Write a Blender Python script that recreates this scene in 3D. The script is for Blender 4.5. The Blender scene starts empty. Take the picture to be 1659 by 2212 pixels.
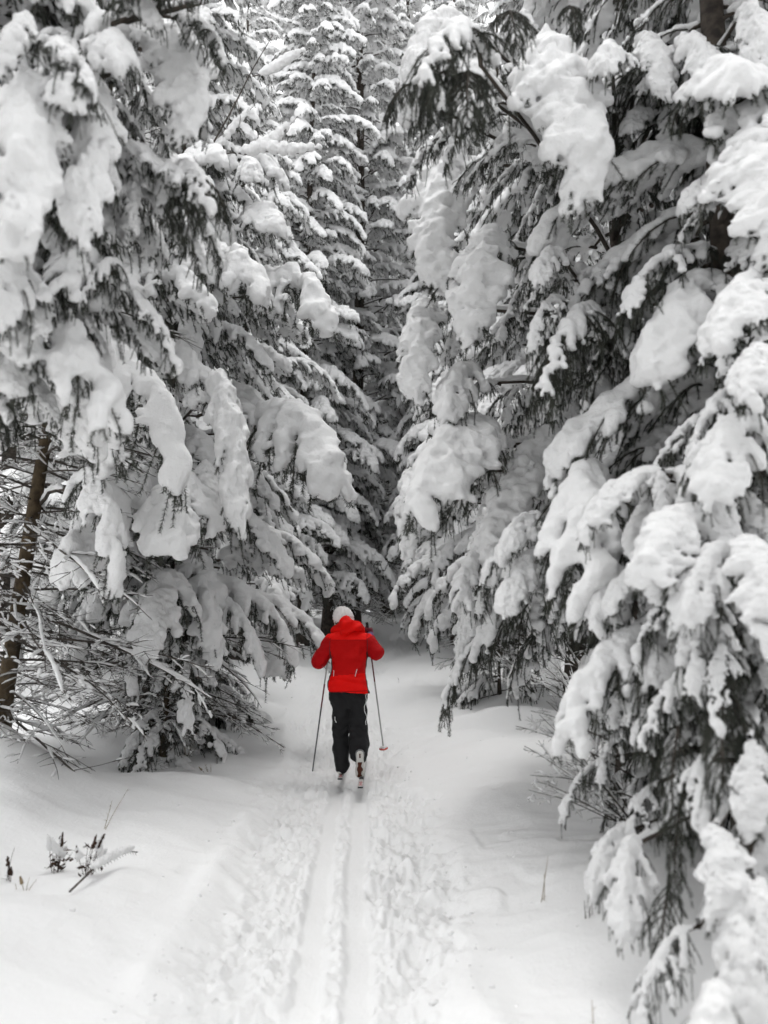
import bpy, math, random
import numpy as np
from mathutils import Vector, Matrix

R = math.radians
sc = bpy.context.scene
COL = sc.collection

# ------------------------------------------------------------------ camera
CAM_H, FPX, PITCH = 1.5, 1700.0, R(8.66)
cam_data = bpy.data.cameras.new('camera')
cam = bpy.data.objects.new('camera', cam_data)
COL.objects.link(cam)
cam_data.sensor_fit = 'VERTICAL'
cam_data.sensor_height = 36
cam_data.lens = 36 * FPX / 2212
cam_data.clip_start = 0.05
cam_data.clip_end = 2000
cam.location = (0, 0, CAM_H)
cam.rotation_euler = (math.pi / 2 + PITCH, 0, 0)
cam_data.dof.use_dof = True
cam_data.dof.focus_distance = 9.5
cam_data.dof.aperture_fstop = 1.5
sc.camera = cam

# ------------------------------------------------------------------ overcast sky and soft sun
SUN_EL, SUN_AZ = 72.0, -4.0       # azimuth clockwise from +Y
world = bpy.data.worlds.new('World')
sc.world = world
world.use_nodes = True
wn, wl = world.node_tree.nodes, world.node_tree.links
wn.clear()
sky_n = wn.new('ShaderNodeTexSky')
sky_n.sky_type = 'NISHITA'
sky_n.sun_disc = False
sky_n.sun_elevation = R(SUN_EL)
sky_n.sun_rotation = R(SUN_AZ)
sky_n.air_density = 1.0
sky_n.dust_density = 1.0
hs = wn.new('ShaderNodeHueSaturation')
hs.inputs['Saturation'].default_value = 0.06      # a grey overcast sky
bg = wn.new('ShaderNodeBackground')
bg.inputs['Strength'].default_value = 0.125
wo = wn.new('ShaderNodeOutputWorld')
cloud = wn.new('ShaderNodeMix')                     # an even cloud layer over the clear sky
cloud.data_type = 'RGBA'
cloud.inputs['Factor'].default_value = 0.7
wl.new(sky_n.outputs[0], hs.inputs['Color'])
wl.new(hs.outputs[0], [i for i in cloud.inputs if i.name == 'A' and i.type == 'RGBA'][0])
[i for i in cloud.inputs if i.name == 'B' and i.type == 'RGBA'][0].default_value = (6.3, 6.35, 6.4, 1)
wl.new([o for o in cloud.outputs if o.type == 'RGBA'][0], bg.inputs['Color'])
wl.new(bg.outputs[0], wo.inputs['Surface'])
sun_data = bpy.data.lights.new('sun', 'SUN')
sun_data.energy = 1.2
sun_data.angle = R(56)
sun_data.color = (1.0, 0.985, 0.96)
sun = bpy.data.objects.new('sun', sun_data)
COL.objects.link(sun)
sun.location = (0, 0, 40)
_sd = Vector((math.sin(R(SUN_AZ)) * math.cos(R(SUN_EL)), math.cos(R(SUN_AZ)) * math.cos(R(SUN_EL)), math.sin(R(SUN_EL))))
sun.rotation_euler = _sd.to_track_quat('Z', 'Y').to_euler()
sc.view_settings.view_transform = 'Standard'
sc.view_settings.look = 'None'
sc.view_settings.gamma = 1
sc.view_settings.use_curve_mapping = False
sc.view_settings.exposure = 1.28
cy = sc.cycles
cy.max_bounces = 4
cy.diffuse_bounces = 3
cy.glossy_bounces = 2
cy.transmission_bounces = 2
cy.transparent_max_bounces = 4
cy.use_adaptive_sampling = True
cy.adaptive_threshold = 0.04
cy.use_denoising = True
try:
    cy.denoiser = 'OPENIMAGEDENOISE'
except Exception:
    pass


# ------------------------------------------------------------------ helpers
def P(px, py, depth):
    """A point of the place from where it shows in the 1659 x 2212 photograph and its distance along the trail."""
    xc, yc = (px - 829.5) / FPX, (1106 - py) / FPX
    d = np.array([xc, math.cos(PITCH) - yc * math.sin(PITCH), math.sin(PITCH) + yc * math.cos(PITCH)])
    p = d * (depth / d[1])
    return Vector((p[0], p[1], p[2] + CAM_H))


def mk_mesh(name, V, polys, mats, smooth=True):
    """polys: list of (faces array n x k, material index)"""
    me = bpy.data.meshes.new(name)
    V = np.asarray(V, np.float32)
    me.vertices.add(len(V))
    me.vertices.foreach_set('co', V.ravel())
    loops, starts, midx, off = [], [], [], 0
    for F, mi in polys:
        F = np.asarray(F, np.int32)
        if len(F) == 0:
            continue
        k = F.shape[1]
        loops.append(F.ravel())
        starts.append(off + np.arange(len(F)) * k)
        midx.append(np.full(len(F), mi))
        off += F.size
    loops, starts, midx = np.concatenate(loops), np.concatenate(starts), np.concatenate(midx)
    me.loops.add(len(loops))
    me.loops.foreach_set('vertex_index', loops.astype(np.int32))
    me.polygons.add(len(starts))
    me.polygons.foreach_set('loop_start', starts.astype(np.int32))
    me.polygons.foreach_set('material_index', midx.astype(np.int32))
    me.polygons.foreach_set('use_smooth', np.full(len(starts), smooth))
    for m in mats:
        me.materials.append(m)
    me.update(calc_edges=True)
    return me


def obj(name, data, parent=None, matrix=None):
    o = bpy.data.objects.new(name, data)
    COL.objects.link(o)
    if parent is not None:
        o.parent = parent
    if matrix is not None:
        o.matrix_basis = matrix
    return o


def tag(o, label=None, cat=None, group=None, kind=None):
    for k, v in (('label', label), ('category', cat), ('group', group), ('kind', kind)):
        if v:
            o[k] = v
    return o


def nrm(v):
    return v / (np.linalg.norm(v) + 1e-9)


# ------------------------------------------------------------------ materials
def new_mat(name):
    m = bpy.data.materials.new(name)
    m.use_nodes = True
    return m, m.node_tree.nodes, m.node_tree.links, m.node_tree.nodes['Principled BSDF']


def noise_bump(n, l, b, scales, strength, dist=0.01, coord='Object'):
    tc = n.new('ShaderNodeTexCoord')
    prev = None
    for s, w in scales:
        t = n.new('ShaderNodeTexNoise')
        t.inputs['Scale'].default_value = s
        t.inputs['Detail'].default_value = 4
        t.inputs['Roughness'].default_value = 0.6
        l.new(tc.outputs[coord], t.inputs['Vector'])
        mu = n.new('ShaderNodeMath')
        mu.operation = 'MULTIPLY'
        mu.inputs[1].default_value = w
        l.new(t.outputs['Fac'], mu.inputs[0])
        if prev is None:
            prev = mu
        else:
            ad = n.new('ShaderNodeMath')
            ad.operation = 'ADD'
            l.new(prev.outputs[0], ad.inputs[0])
            l.new(mu.outputs[0], ad.inputs[1])
            prev = ad
    bp = n.new('ShaderNodeBump')
    bp.inputs['Strength'].default_value = strength
    bp.inputs['Distance'].default_value = dist
    l.new(prev.outputs[0], bp.inputs['Height'])
    l.new(bp.outputs[0], b.inputs['Normal'])
    return tc


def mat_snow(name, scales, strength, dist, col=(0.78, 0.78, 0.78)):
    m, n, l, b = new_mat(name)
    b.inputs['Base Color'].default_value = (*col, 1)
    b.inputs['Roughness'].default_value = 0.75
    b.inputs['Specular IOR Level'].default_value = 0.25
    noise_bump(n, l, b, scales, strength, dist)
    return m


def mat_var(name, c1, c2, scale, rough=0.8, bump=None, spec=0.3, contrast=(0.35, 0.65), coord='Object'):
    m, n, l, b = new_mat(name)
    b.inputs['Roughness'].default_value = rough
    b.inputs['Specular IOR Level'].default_value = spec
    tc = n.new('ShaderNodeTexCoord')
    t = n.new('ShaderNodeTexNoise')
    t.inputs['Scale'].default_value = scale
    t.inputs['Detail'].default_value = 5
    l.new(tc.outputs[coord], t.inputs['Vector'])
    r = n.new('ShaderNodeValToRGB')
    r.color_ramp.elements[0].position, r.color_ramp.elements[1].position = contrast
    r.color_ramp.elements[0].color = (*c1, 1)
    r.color_ramp.elements[1].color = (*c2, 1)
    l.new(t.outputs['Fac'], r.inputs['Fac'])
    l.new(r.outputs[0], b.inputs['Base Color'])
    if bump:
        noise_bump(n, l, b, bump[0], bump[1], bump[2])
    return m


M_SNOW = mat_snow('snow_on_branches', [(26, 1.0), (80, 0.5), (240, .22)], 0.6, 0.022)  # base colour set below the ground snow's: shade of the boughs put into it
M_GROUND = mat_snow('snow_on_ground', [(30, 1.0), (110, 0.5), (320, .3)], 0.5, 0.014, (0.86, 0.86, 0.86))  # base colour set above the branch snow's: brighter light on the trail put into it
M_NEEDLE = mat_var('spruce_needles', (0.028, 0.033, 0.026), (0.066, 0.073, 0.058), 9, 0.6, None, 0.3)
M_BARK = mat_var('spruce_bark', (0.030, 0.026, 0.023), (0.085, 0.070, 0.058), 14, 0.9, ([(30, 1), (110, .5)], 0.6, 0.01), 0.2)
M_TRUNK = mat_var('brown_trunk_bark', (0.035, 0.026, 0.017), (0.105, 0.078, 0.047), 9, 0.9, ([(24, 1), (90, .5)], 0.7, 0.015), 0.2)
M_TWIG = mat_var('bare_twig_bark', (0.045, 0.040, 0.036), (0.10, 0.088, 0.076), 12, 0.85, None, 0.2)
M_LEAF = mat_var('withered_leaf', (0.022, 0.013, 0.009), (0.055, 0.028, 0.016), 18, 0.8, None, 0.2)
M_STRAW = mat_var('dry_straw', (0.16, 0.12, 0.075), (0.30, 0.235, 0.15), 20, 0.85, None, 0.2)


# ------------------------------------------------------------------ noise
_T = np.random.default_rng(5).random((256, 256))


def vn2(x, y, seed=0):
    x = np.asarray(x) + seed * 37.13
    y = np.asarray(y) + seed * 11.71
    xi, yi = np.floor(x).astype(int), np.floor(y).astype(int)
    fx, fy = x - xi, y - yi
    fx, fy = fx * fx * fx * (fx * (fx * 6 - 15) + 10), fy * fy * fy * (fy * (fy * 6 - 15) + 10)
    a, b = _T[xi & 255, yi & 255], _T[(xi + 1) & 255, yi & 255]
    c, d = _T[xi & 255, (yi + 1) & 255], _T[(xi + 1) & 255, (yi + 1) & 255]
    return ((a + (b - a) * fx) * (1 - fy) + (c + (d - c) * fx) * fy) * 2 - 1


def fbm2(x, y, f, octs, seed=0, gain=0.5):
    s, a = 0, 1
    for k in range(octs):
        c, sn = math.cos(k * 1.1), math.sin(k * 1.1)
        s = s + a * vn2((x * c - y * sn) * f, (x * sn + y * c) * f, seed + k * 3)
        f *= 2.03
        a *= gain
    return s


def grid_noise(shape, cell, rng):
    out = None
    n = [int(s / cell) + 3 for s in shape]
    g = rng.random(n) * 2 - 1
    off = rng.random(3)
    A = g
    for ax, s in enumerate(shape):
        t = np.arange(s) / cell + off[ax]
        i = t.astype(int)
        f = t - i
        f = f * f * (3 - 2 * f)
        sh = [1, 1, 1]
        sh[ax] = s
        f = f.reshape(sh)
        A = np.take(A, i, axis=ax) * (1 - f) + np.take(A, i + 1, axis=ax) * f
    return A


def surface_nets(F, origin, h):
    S = F < 0
    nx, ny, nz = F.shape

    def sub(A, o):
        return A[o[0]:nx - 1 + o[0], o[1]:ny - 1 + o[1], o[2]:nz - 1 + o[2]]
    corners = [(i, j, k) for i in (0, 1) for j in (0, 1) for k in (0, 1)]
    any_ = np.zeros((nx - 1, ny - 1, nz - 1), bool)
    all_ = np.ones_like(any_)
    for c in corners:
        any_ |= sub(S, c)
        all_ &= sub(S, c)
    cells = np.argwhere(any_ & ~all_)
    idx = np.full(any_.shape, -1, np.int32)
    idx[tuple(cells.T)] = np.arange(len(cells))
    pos = np.zeros((len(cells), 3))
    cnt = np.zeros(len(cells))
    for ax in range(3):
        for a in (0, 1):
            for b in (0, 1):
                o = [0, 0, 0]
                o[(ax + 1) % 3], o[(ax + 2) % 3] = a, b
                o2 = list(o)
                o2[ax] = 1
                f0 = F[tuple((cells + o).T)]
                f1 = F[tuple((cells + o2).T)]
                m = (f0 < 0) != (f1 < 0)
                t = np.where(m, f0 / np.where(m, f0 - f1, 1), 0)
                p = np.tile(np.array(o, float), (len(cells), 1))
                p[:, ax] = t
                pos[m] += p[m]
                cnt[m] += 1
    V = origin + (cells + pos / cnt[:, None]) * h
    quads = []
    for ax in range(3):
        u, v = (ax + 1) % 3, (ax + 2) % 3
        lo, hi = [slice(None)] * 3, [slice(None)] * 3
        lo[ax], hi[ax] = slice(0, -1), slice(1, None)
        ch = S[tuple(lo)] != S[tuple(hi)]
        e = np.argwhere(ch)
        ok = (e[:, u] > 0) & (e[:, v] > 0) & (e[:, u] < F.shape[u] - 1) & (e[:, v] < F.shape[v] - 1)
        e = e[ok]
        inside = S[tuple(e.T)]
        def at(du, dv):
            q = e.copy()
            q[:, u] += du
            q[:, v] += dv
            return idx[tuple(q.T)]
        Q = np.stack([at(-1, -1), at(0, -1), at(0, 0), at(-1, 0)], 1)
        Q[~inside] = Q[~inside][:, ::-1]
        quads.append(Q)
    return V, np.concatenate(quads)


def tube(pts, rad, k=4):
    """vertices and quads of a tapered tube along pts"""
    pts = np.asarray(pts, float)
    n = len(pts)
    t = np.gradient(pts, axis=0)
    t /= np.linalg.norm(t, axis=1)[:, None] + 1e-9
    ref = np.array([0, 0, 1.0]) if abs(t[:, 2]).mean() < 0.8 else np.array([1.0, 0, 0])
    a = np.cross(t, ref)
    a /= np.linalg.norm(a, axis=1)[:, None] + 1e-9
    b = np.cross(t, a)
    th = np.arange(k) * 2 * math.pi / k
    V = pts[:, None, :] + np.asarray(rad)[:, None, None] * (a[:, None, :] * np.cos(th)[None, :, None] + b[:, None, :] * np.sin(th)[None, :, None])
    i = np.arange(n - 1)[:, None] * k
    j = np.arange(k)[None, :]
    j2 = (j + 1) % k
    Q = np.stack([i + j, i + j2, i + k + j2, i + k + j], -1).reshape(-1, 4)
    return V.reshape(-1, 3), Q


class Geo:
    def __init__(s):
        s.V, s.P, s.n = [], [], 0

    def add(s, V, F, mi=0):
        V, F = np.asarray(V, float), np.asarray(F)
        if len(F) == 0:
            return
        s.P.append((F + s.n, mi))
        s.V.append(V)
        s.n += len(V)

    def tube(s, pts, rad, k=4, mi=0):
        s.add(*tube(pts, rad, k), mi)

    def mesh(s, name, mats, smooth=True):
        return mk_mesh(name, np.concatenate(s.V), s.P, mats, smooth)


# ------------------------------------------------------------------ the ground
def sstep(a, b, x):
    t = np.clip((x - a) / (b - a), 0, 1)
    return t * t * (3 - 2 * t)


def trail_x(y):
    return np.interp(y, [-6, 0, 3, 5, 7, 9, 12, 15, 18, 21, 25, 30], [-.15, -.15, -.20, -.28, -.335, -.345, -.70, -.85, -.45, .25, 1.3, 2.8])


def rise(y):
    return 0.098 * np.log1p(np.exp(np.clip((y - 10.0) / 1.2, -30, 30))) * 1.2 * np.where(y > 30, 30 / np.maximum(y, 1), 1)


MOUNDS = [  # x, y, radius x, radius y, height
    (-3.35, 6.9, .45, .40, .26), (-3.9, 7.4, .7, .5, .2),
    (-3.05, 6.5, .75, .6, .30), (-2.6, 5.5, .5, .5, .10), (-4.4, 8.2, .9, .8, .35), (-2.7, 9.6, 1.0, .6, .18),
    (-1.9, 4.0, .8, 1.0, .10), (1.7, 8.9, 1.1, .7, .16), (2.3, 8.2, .7, .7, .12), (2.3, 12.6, 1.0, .8, .2), (1.6, 5.6, .8, 1.2, .08),
    (1.55, 3.9, .5, .8, .14), (1.9, 2.5, .6, .6, .3), (-2.6, 12.4, .8, .7, .2), (-2.0, 16, .9, .9, .15), (1.5, 10.7, 1.0, .26, .26), (1.0, 9.9, .5, .25, .12),
    (2.0, 16, 1.0, 1.0, .25), (-1.7, 7.6, .7, .3, .06), (1.1, 7.0, .6, .35, .06)]


def trail_mask(x, y):
    d = x - (trail_x(y) - 0.06)
    wob = 0.18 * fbm2(x * 0 + y, y * 0 + np.sign(d) * 3.7, 0.9, 3, 21)
    hw = np.interp(y, [0, 3, 6, 9, 12, 20], [.62, .62, .68, .70, .62, .6]) + wob
    return 1 - sstep(hw - 0.22, hw + 0.10, np.abs(d) + 0.06 * fbm2(x, y, 5, 2, 31)), d


def Hh(x, y):
    x, y = np.asarray(x, float), np.asarray(y, float)
    z = rise(y)
    d0 = x - trail_x(y)
    side = np.abs(d0)
    z = z + 0.10 * sstep(0.5, 1.5, side) + 0.16 * sstep(1.6, 3.6, side) + 0.35 * sstep(4, 12, side)
    z = z + 0.07 * sstep(.5, 1.6, side) * fbm2(x, y * 1.4, 0.55, 3, 2)
    for mx, my, rx, ry, h in MOUNDS:
        z = z + h * np.exp(-((x - mx) / rx) ** 2 - ((y - my) / ry) ** 2)
    m, d = trail_mask(x, y)
    near = np.clip(1.3 - y / 40, 0.2, 1)
    # settled-snow terraces and soft ripples on the untouched banks
    u = y * 1.0 + 0.35 * x + 0.35 * fbm2(x, y, 0.7, 2, 44)
    rip = np.abs(((u * 2.1) % 1.0) - 0.5) * 2
    z = z + (1 - m) * near * (0.016 * rip ** 2 * (0.5 + 0.5 * vn2(x * .8, y * .8, 9)) + 0.016 * fbm2(x, y, 1.9, 4, 12))
    # pits from lumps that fell off the boughs
    z = z - (1 - m) * near * 0.020 * sstep(.52, .74, vn2(x * 4.2, y * 4.2, 15)) * sstep(-.2, .5, vn2(x * .7, y * .7, 19))
    # churned snow on both sides of the tracks
    lump = fbm2(x, y * 0.85, 8.5, 5, 51, 0.66)
    lump2 = np.abs(fbm2(x, y, 21.0, 3, 61, 0.65))
    cr_ = fbm2(x + .05 * fbm2(x, y, 9, 2, 33), y * .8, 6.6, 3, 74, .6)
    hole = np.clip(fbm2(x, y * .85, 3.6, 2, 71) - 0.15, 0, 1) + .55 * sstep(.12, .34, cr_) - .35
    # rim where the churned snow was pushed out
    z = z + near * 0.035 * np.exp(-((np.abs(d) - 0.70) / 0.10) ** 2) * (0.6 + 0.7 * fbm2(x, y, 2.6, 3, 81))
    # the two set tracks, pressed smooth, and the churned strip round them
    dt = x - trail_x(y) - 0.012 * vn2(y * 1.3, y * 0 + 2.0, 5)
    fade = 1 - sstep(8.6, 9.6, y)
    tr = np.zeros_like(z)
    for s in (-1, 1):
        e = np.abs(dt - s * 0.112 + 0.009 * fbm2(y * 0 + s, y, 2.5, 3, 91) + 0.006 * fbm2(x, y, 11, 2, 95))
        tr = np.maximum(tr, fade * (1 - sstep(0.050, 0.084, e)))
    strip = np.exp(-(dt / 0.24) ** 4) * fade
    churn = 0.029 * lump - 0.026 * lump2 - 0.044 * hole
    z = z + m * near * (-0.055 + churn * (1 - .45 * strip) * (1 - .94 * tr) - 0.034 * tr)
    return z


def ground_hit(px, py):
    """where the sight line through a point of the photograph meets the snow"""
    d = 1.5
    while d < 60:
        p = P(px, py, d)
        if p.z < gz(p.x, p.y):
            break
        d *= 1.004
    return Vector((p.x, p.y, gz(p.x, p.y)))


def build_ground():
    ys = [-8, -6, -4, -2.5, -1, 0, 0.8, 1.4, 1.8, 2.1, 2.3]
    while ys[-1] < 12:
        ys.append(ys[-1] + 0.0052 * ys[-1])
    while ys[-1] < 34:
        ys.append(ys[-1] * 1.012)
    while ys[-1] < 400:
        ys.append(ys[-1] * 1.12)
    pos = [0.0]
    while pos[-1] < 400:
        u = pos[-1]
        pos.append(u + (0.011 if u < 0.35 else 0.013 + 0.013 * max(u - .35, 0) if u < 6 else u * 0.10))
    xs = np.array([-p for p in pos[:0:-1]] + pos)
    ys = np.array(ys)
    X, Y = np.meshgrid(xs, ys)
    X = X + np.interp(Y, [-8, 0, 40, 41], [-.2, -.2, 0, 0]) + (trail_x(np.clip(Y, 0, 12)) + .2) * np.exp(-(X / 4) ** 2)
    Z = Hh(X, Y)
    V = np.stack([X, Y, Z], -1).reshape(-1, 3)
    ny, nx = X.shape
    i = np.arange(ny - 1)[:, None] * nx + np.arange(nx - 1)[None, :]
    Q = np.stack([i, i + 1, i + nx + 1, i + nx], -1).reshape(-1, 4)
    # the trail is a piece of its own, sharing the border of the banks
    yc = (Y[:-1, :-1] + Y[1:, 1:]) / 2
    xc = (X[:-1, :-1] + X[1:, 1:]) / 2
    is_trail = ((np.abs(xc - trail_x(yc) + .06) < .80) & (yc < 30)).ravel()
    A, B, C, D = V[Q[:, 0]], V[Q[:, 1]], V[Q[:, 2]], V[Q[:, 3]]
    fn = np.cross(C - A, D - B)
    N = np.zeros_like(V)
    for k in range(4):
        np.add.at(N, Q[:, k], fn)
    N /= np.linalg.norm(N, axis=1)[:, None]
    for name, mask in (('ground', ~is_trail), ('path', is_trail)):
        q = Q[mask]
        used, inv = np.unique(q, return_inverse=True)
        me = mk_mesh(name, V[used], [(inv.reshape(q.shape), 0)], [M_GROUND])
        me.normals_split_custom_set_from_vertices([tuple(v) for v in N[used]])
        o = obj(name, me)
        tag(o, kind='structure')


build_ground()


def gz(x, y):
    return float(Hh(np.array([x]), np.array([y]))[0])


# ------------------------------------------------------------------ snow laden spruce boughs
class Bough:
    pass


def grow(p, d, length, n, g, rng, wander=0.12):
    """a twig that starts at p along d and sinks under its load"""
    pts = [np.array(p, float)]
    ds = length / (n - 1)
    d = nrm(np.array(d, float))
    for k in range(n - 1):
        d = nrm(d + np.array([rng.normal(0, wander), rng.normal(0, wander), -g]) * ds / max(length, .05) * 1.0)
        pts.append(pts[-1] + d * ds)
    return np.array(pts)


def needle_geo(tw, per_m, ln, wd, rng):
    """needles all round the twigs: tw is a list of point arrays"""
    base, dirs = [], []
    for pts in tw:
        seg = np.diff(pts, axis=0)
        sl = np.linalg.norm(seg, axis=1)
        L = sl.sum()
        n = max(int(L * per_m), 2)
        cum = np.concatenate([[0], np.cumsum(sl)])
        s = rng.random(n) * L
        k = np.clip(np.searchsorted(cum, s) - 1, 0, len(seg) - 1)
        f = (s - cum[k]) / sl[k]
        b = pts[k] + seg[k] * f[:, None]
        t = seg[k] / sl[k][:, None]
        ref = np.where(np.abs(t[:, 2:3]) < 0.9, np.array([[0, 0, 1.0]]), np.array([[1.0, 0, 0]]))
        a = np.cross(t, ref)
        a /= np.linalg.norm(a, axis=1)[:, None]
        c = np.cross(t, a)
        ph = rng.random(n)[:, None] * 6.283
        r = a * np.cos(ph) + c * np.sin(ph)
        lean = rng.uniform(0.5, 1.0, n)[:, None]
        dv = r + t * lean
        dv /= np.linalg.norm(dv, axis=1)[:, None]
        base.append(b)
        dirs.append(dv)
    b, d = np.concatenate(base), np.concatenate(dirs)
    n = len(b)
    w = np.cross(d, rng.normal(size=(n, 3)))
    w /= np.linalg.norm(w, axis=1)[:, None] + 1e-9
    l = ln * rng.uniform(.75, 1.2, n)[:, None]
    V = np.stack([b - w * wd * .5, b + w * wd * .5, b + d * l], 1)
    return V


def make_bough(seed, L, e0, e1, pw, W, R0, R1, step, spread, g, bare, needles, vox, ter=True, lump=0.02, tipbare=0.9, rise_k=.55, flat=1.0, kb=42.0, hang=.5, hlen=.16):
    rng = np.random.default_rng(seed)
    n = 26
    s = np.linspace(0, 1, n)
    ang = np.radians(e0 + (e1 - e0) * s ** pw)
    yaw = np.cumsum(rng.normal(0, .05, n))
    d = np.stack([np.cos(ang) * np.cos(yaw), np.cos(ang) * np.sin(yaw), np.sin(ang)], 1)
    main = np.concatenate([[[0, 0, 0]], np.cumsum(d[:-1] * (L / (n - 1)), axis=0)])
    twigs, blobs = [], []            # twigs: (pts, radius); blobs: (center, R)
    cs = np.linspace(0, L, n)
    for k in range(n):
        if s[k] < 0.06:
            continue
        rr = (R0 + (R1 - R0) * s[k] ** 1.3) * rng.uniform(.85, 1.15) * min(1, .55 + s[k] * 2.0) * (1 if s[k] < tipbare else .6)
        blobs.append((main[k] + np.array([0, 0, rise_k * rr]), rr))
    a = 0.10 * L
    side = 1
    sec = []
    while a < L * 0.985:
        k = min(np.searchsorted(cs, a), n - 1)
        t, p = d[k], main[k]
        sv = np.array([-math.sin(yaw[k]), math.cos(yaw[k]), 0])
        u = a / L
        f = min(1, (u + .12) / .32) * (1 - u) ** .55 + .14
        ln = W * f * rng.uniform(.7, 1.2)
        an = R(spread + rng.normal(0, 9))
        dd = t * math.cos(an) + side * sv * math.sin(an) + np.array([0, 0, .06])
        m = max(5, int(ln / .045))
        q = grow(p, dd, ln, m, g * rng.uniform(.7, 1.3), rng)
        sec.append((q, u))
        twigs.append((q, .0022 + .003 * (1 - u)))
        a += step * rng.uniform(.6, 1.3) * .5
        side = -side
    for q, u in sec:
        is_bare = rng.random() < bare
        load = 0 if is_bare else rng.uniform(.75, 1.25)
        m = len(q)
        rs = (R0 * .62 + (R1 - R0 * .4) * u)
        cov = rng.uniform(.72, 1.0)
        if load:
            for k in range(m):
                v = k / (m - 1)
                if v > cov:
                    break
                rr = (rs * (1 - v) + R1 * .72 * v) * load * rng.uniform(.85, 1.15)
                blobs.append((q[k] + np.array([0, 0, rise_k * rr]), rr))
        if ter:
            for k in range(2, m - 1, 1 if m < 8 else 2):
                for sd in (-1, 1):
                    if rng.random() < .3:
                        continue
                    t = nrm(q[k + 1] - q[k])
                    b = nrm(np.cross(t, [0, 0, 1.0]) + rng.normal(0, .1, 3))
                    ln = (.035 + .32 * (1 - k / m) * .045 * m) * rng.uniform(.7, 1.2)
                    w = grow(q[k], t * .75 + b * sd * .65, ln, 4, g * .8, rng)
                    twigs.append((w, .0016))
                    if load and rng.random() > bare + .2:
                        for j, pt in enumerate(w[:-1]):
                            rr = R1 * (.62 - .1 * j) * load
                            blobs.append((pt + np.array([0, 0, rise_k * rr]), rr))
    for q, u in sec:
        for k in range(1, len(q), 1 if len(q) < 7 else 2):
            if rng.random() < hang:
                dd = np.array([rng.normal(0, .35), rng.normal(0, .35), -1.0]) + .5 * nrm(q[-1] - q[0])
                w = grow(q[k], dd, hlen * rng.uniform(.5, 1.3), 5, .8, rng, .25)
                twigs.append((w, .0017))
    for k in range(4, n, 1):
        if rng.random() < hang:
            w = grow(main[k], np.array([rng.normal(0, .4) + .3, rng.normal(0, .5), -1.0]), hlen * rng.uniform(.6, 1.4), 5, .8, rng, .25)
            twigs.append((w, .0017))
    C = np.array([b[0] for b in blobs])
    RR = np.array([b[1] for b in blobs])
    pad = .06 + lump
    lo, hi = (C - RR[:, None]).min(0) - pad, (C + RR[:, None]).max(0) + pad
    shp = np.ceil((hi - lo) / vox).astype(int) + 1
    acc = np.zeros(shp, np.float32)
    win = 3.0 / kb
    for c, r in zip(C, RR):
        i0 = np.maximum(((c - r - win - lo) / vox).astype(int), 0)
        i1 = np.minimum(((c + r + win - lo) / vox).astype(int) + 2, shp)
        gx, gy, gzz = [lo[ax] + np.arange(i0[ax], i1[ax]) * vox - c[ax] for ax in range(3)]
        gzz = gzz * np.where(gzz < 0, 1.25, flat)
        dist = np.sqrt(gx[:, None, None] ** 2 + gy[None, :, None] ** 2 + gzz[None, None, :] ** 2) - r
        acc[i0[0]:i1[0], i0[1]:i1[1], i0[2]:i1[2]] += np.exp(-kb * np.clip(dist, -.3, None))
    F = -np.log(acc + 1e-4) / kb
    nz = grid_noise(shp, .095 / vox, rng) * lump + grid_noise(shp, .047 / vox, rng) * lump * .55 + grid_noise(shp, max(.024 / vox, 1.5), rng) * lump * .5
    F = F + nz + .006
    F[[0, -1]] = F[:, [0, -1]] = F[:, :, [0, -1]] = .1
    V, Q = surface_nets(F, lo, vox)
    # drop crumbs that hang in the air
    lab = np.arange(len(V))
    for _ in range(400):
        m = lab[Q].min(1)
        new = lab.copy()
        for c in range(4):
            np.minimum.at(new, Q[:, c], m)
        new = new[new]
        if (new == lab).all():
            break
        lab = new
    ids, cnt_ = np.unique(lab, return_counts=True)
    big = set(ids[cnt_ > max(90, .02 * len(V))])
    kq = np.array([l in big for l in lab[Q[:, 0]]])
    Q = Q[kq]
    used, inv = np.unique(Q, return_inverse=True)
    V, Q = V[used], inv.reshape(-1, 4)
    B = Bough()
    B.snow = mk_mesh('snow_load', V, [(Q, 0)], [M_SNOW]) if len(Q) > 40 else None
    G = Geo()
    G.tube(main[::2], (.016 - .012 * s[::2]) * (L / 1.2) ** .7, 5, 0)
    for q, r in twigs:
        if len(q) > 4:
            q = q[::2] if len(q) % 2 else np.concatenate([q[::2], q[-1:]])
        G.tube(q, np.linspace(r, r * .5, len(q)), 3, 0)
    ntw = [q for q, _ in twigs] + [main[int(n * .45):]]
    per_m, nl, nw = needles
    NV = needle_geo(ntw, per_m, nl, nw, rng)
    # leave out needles buried deep in the snow
    ii = np.clip(((NV[:, 2] - lo) / vox).astype(int), 0, shp - 1)
    keep = F[tuple(ii.T)] > -.012
    NV = NV[keep]
    G.add(NV.reshape(-1, 3), np.arange(len(NV) * 3).reshape(-1, 3), 1)
    B.wood = G.mesh('branch', [M_BARK, M_NEEDLE], False)
    B.multi = len(big) > 1
    B.L = L
    B.main = main
    B.apex = main[int(n * .28)] + np.array([0, 0, R0])
    B.low = main[-1]
    return B


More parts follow.
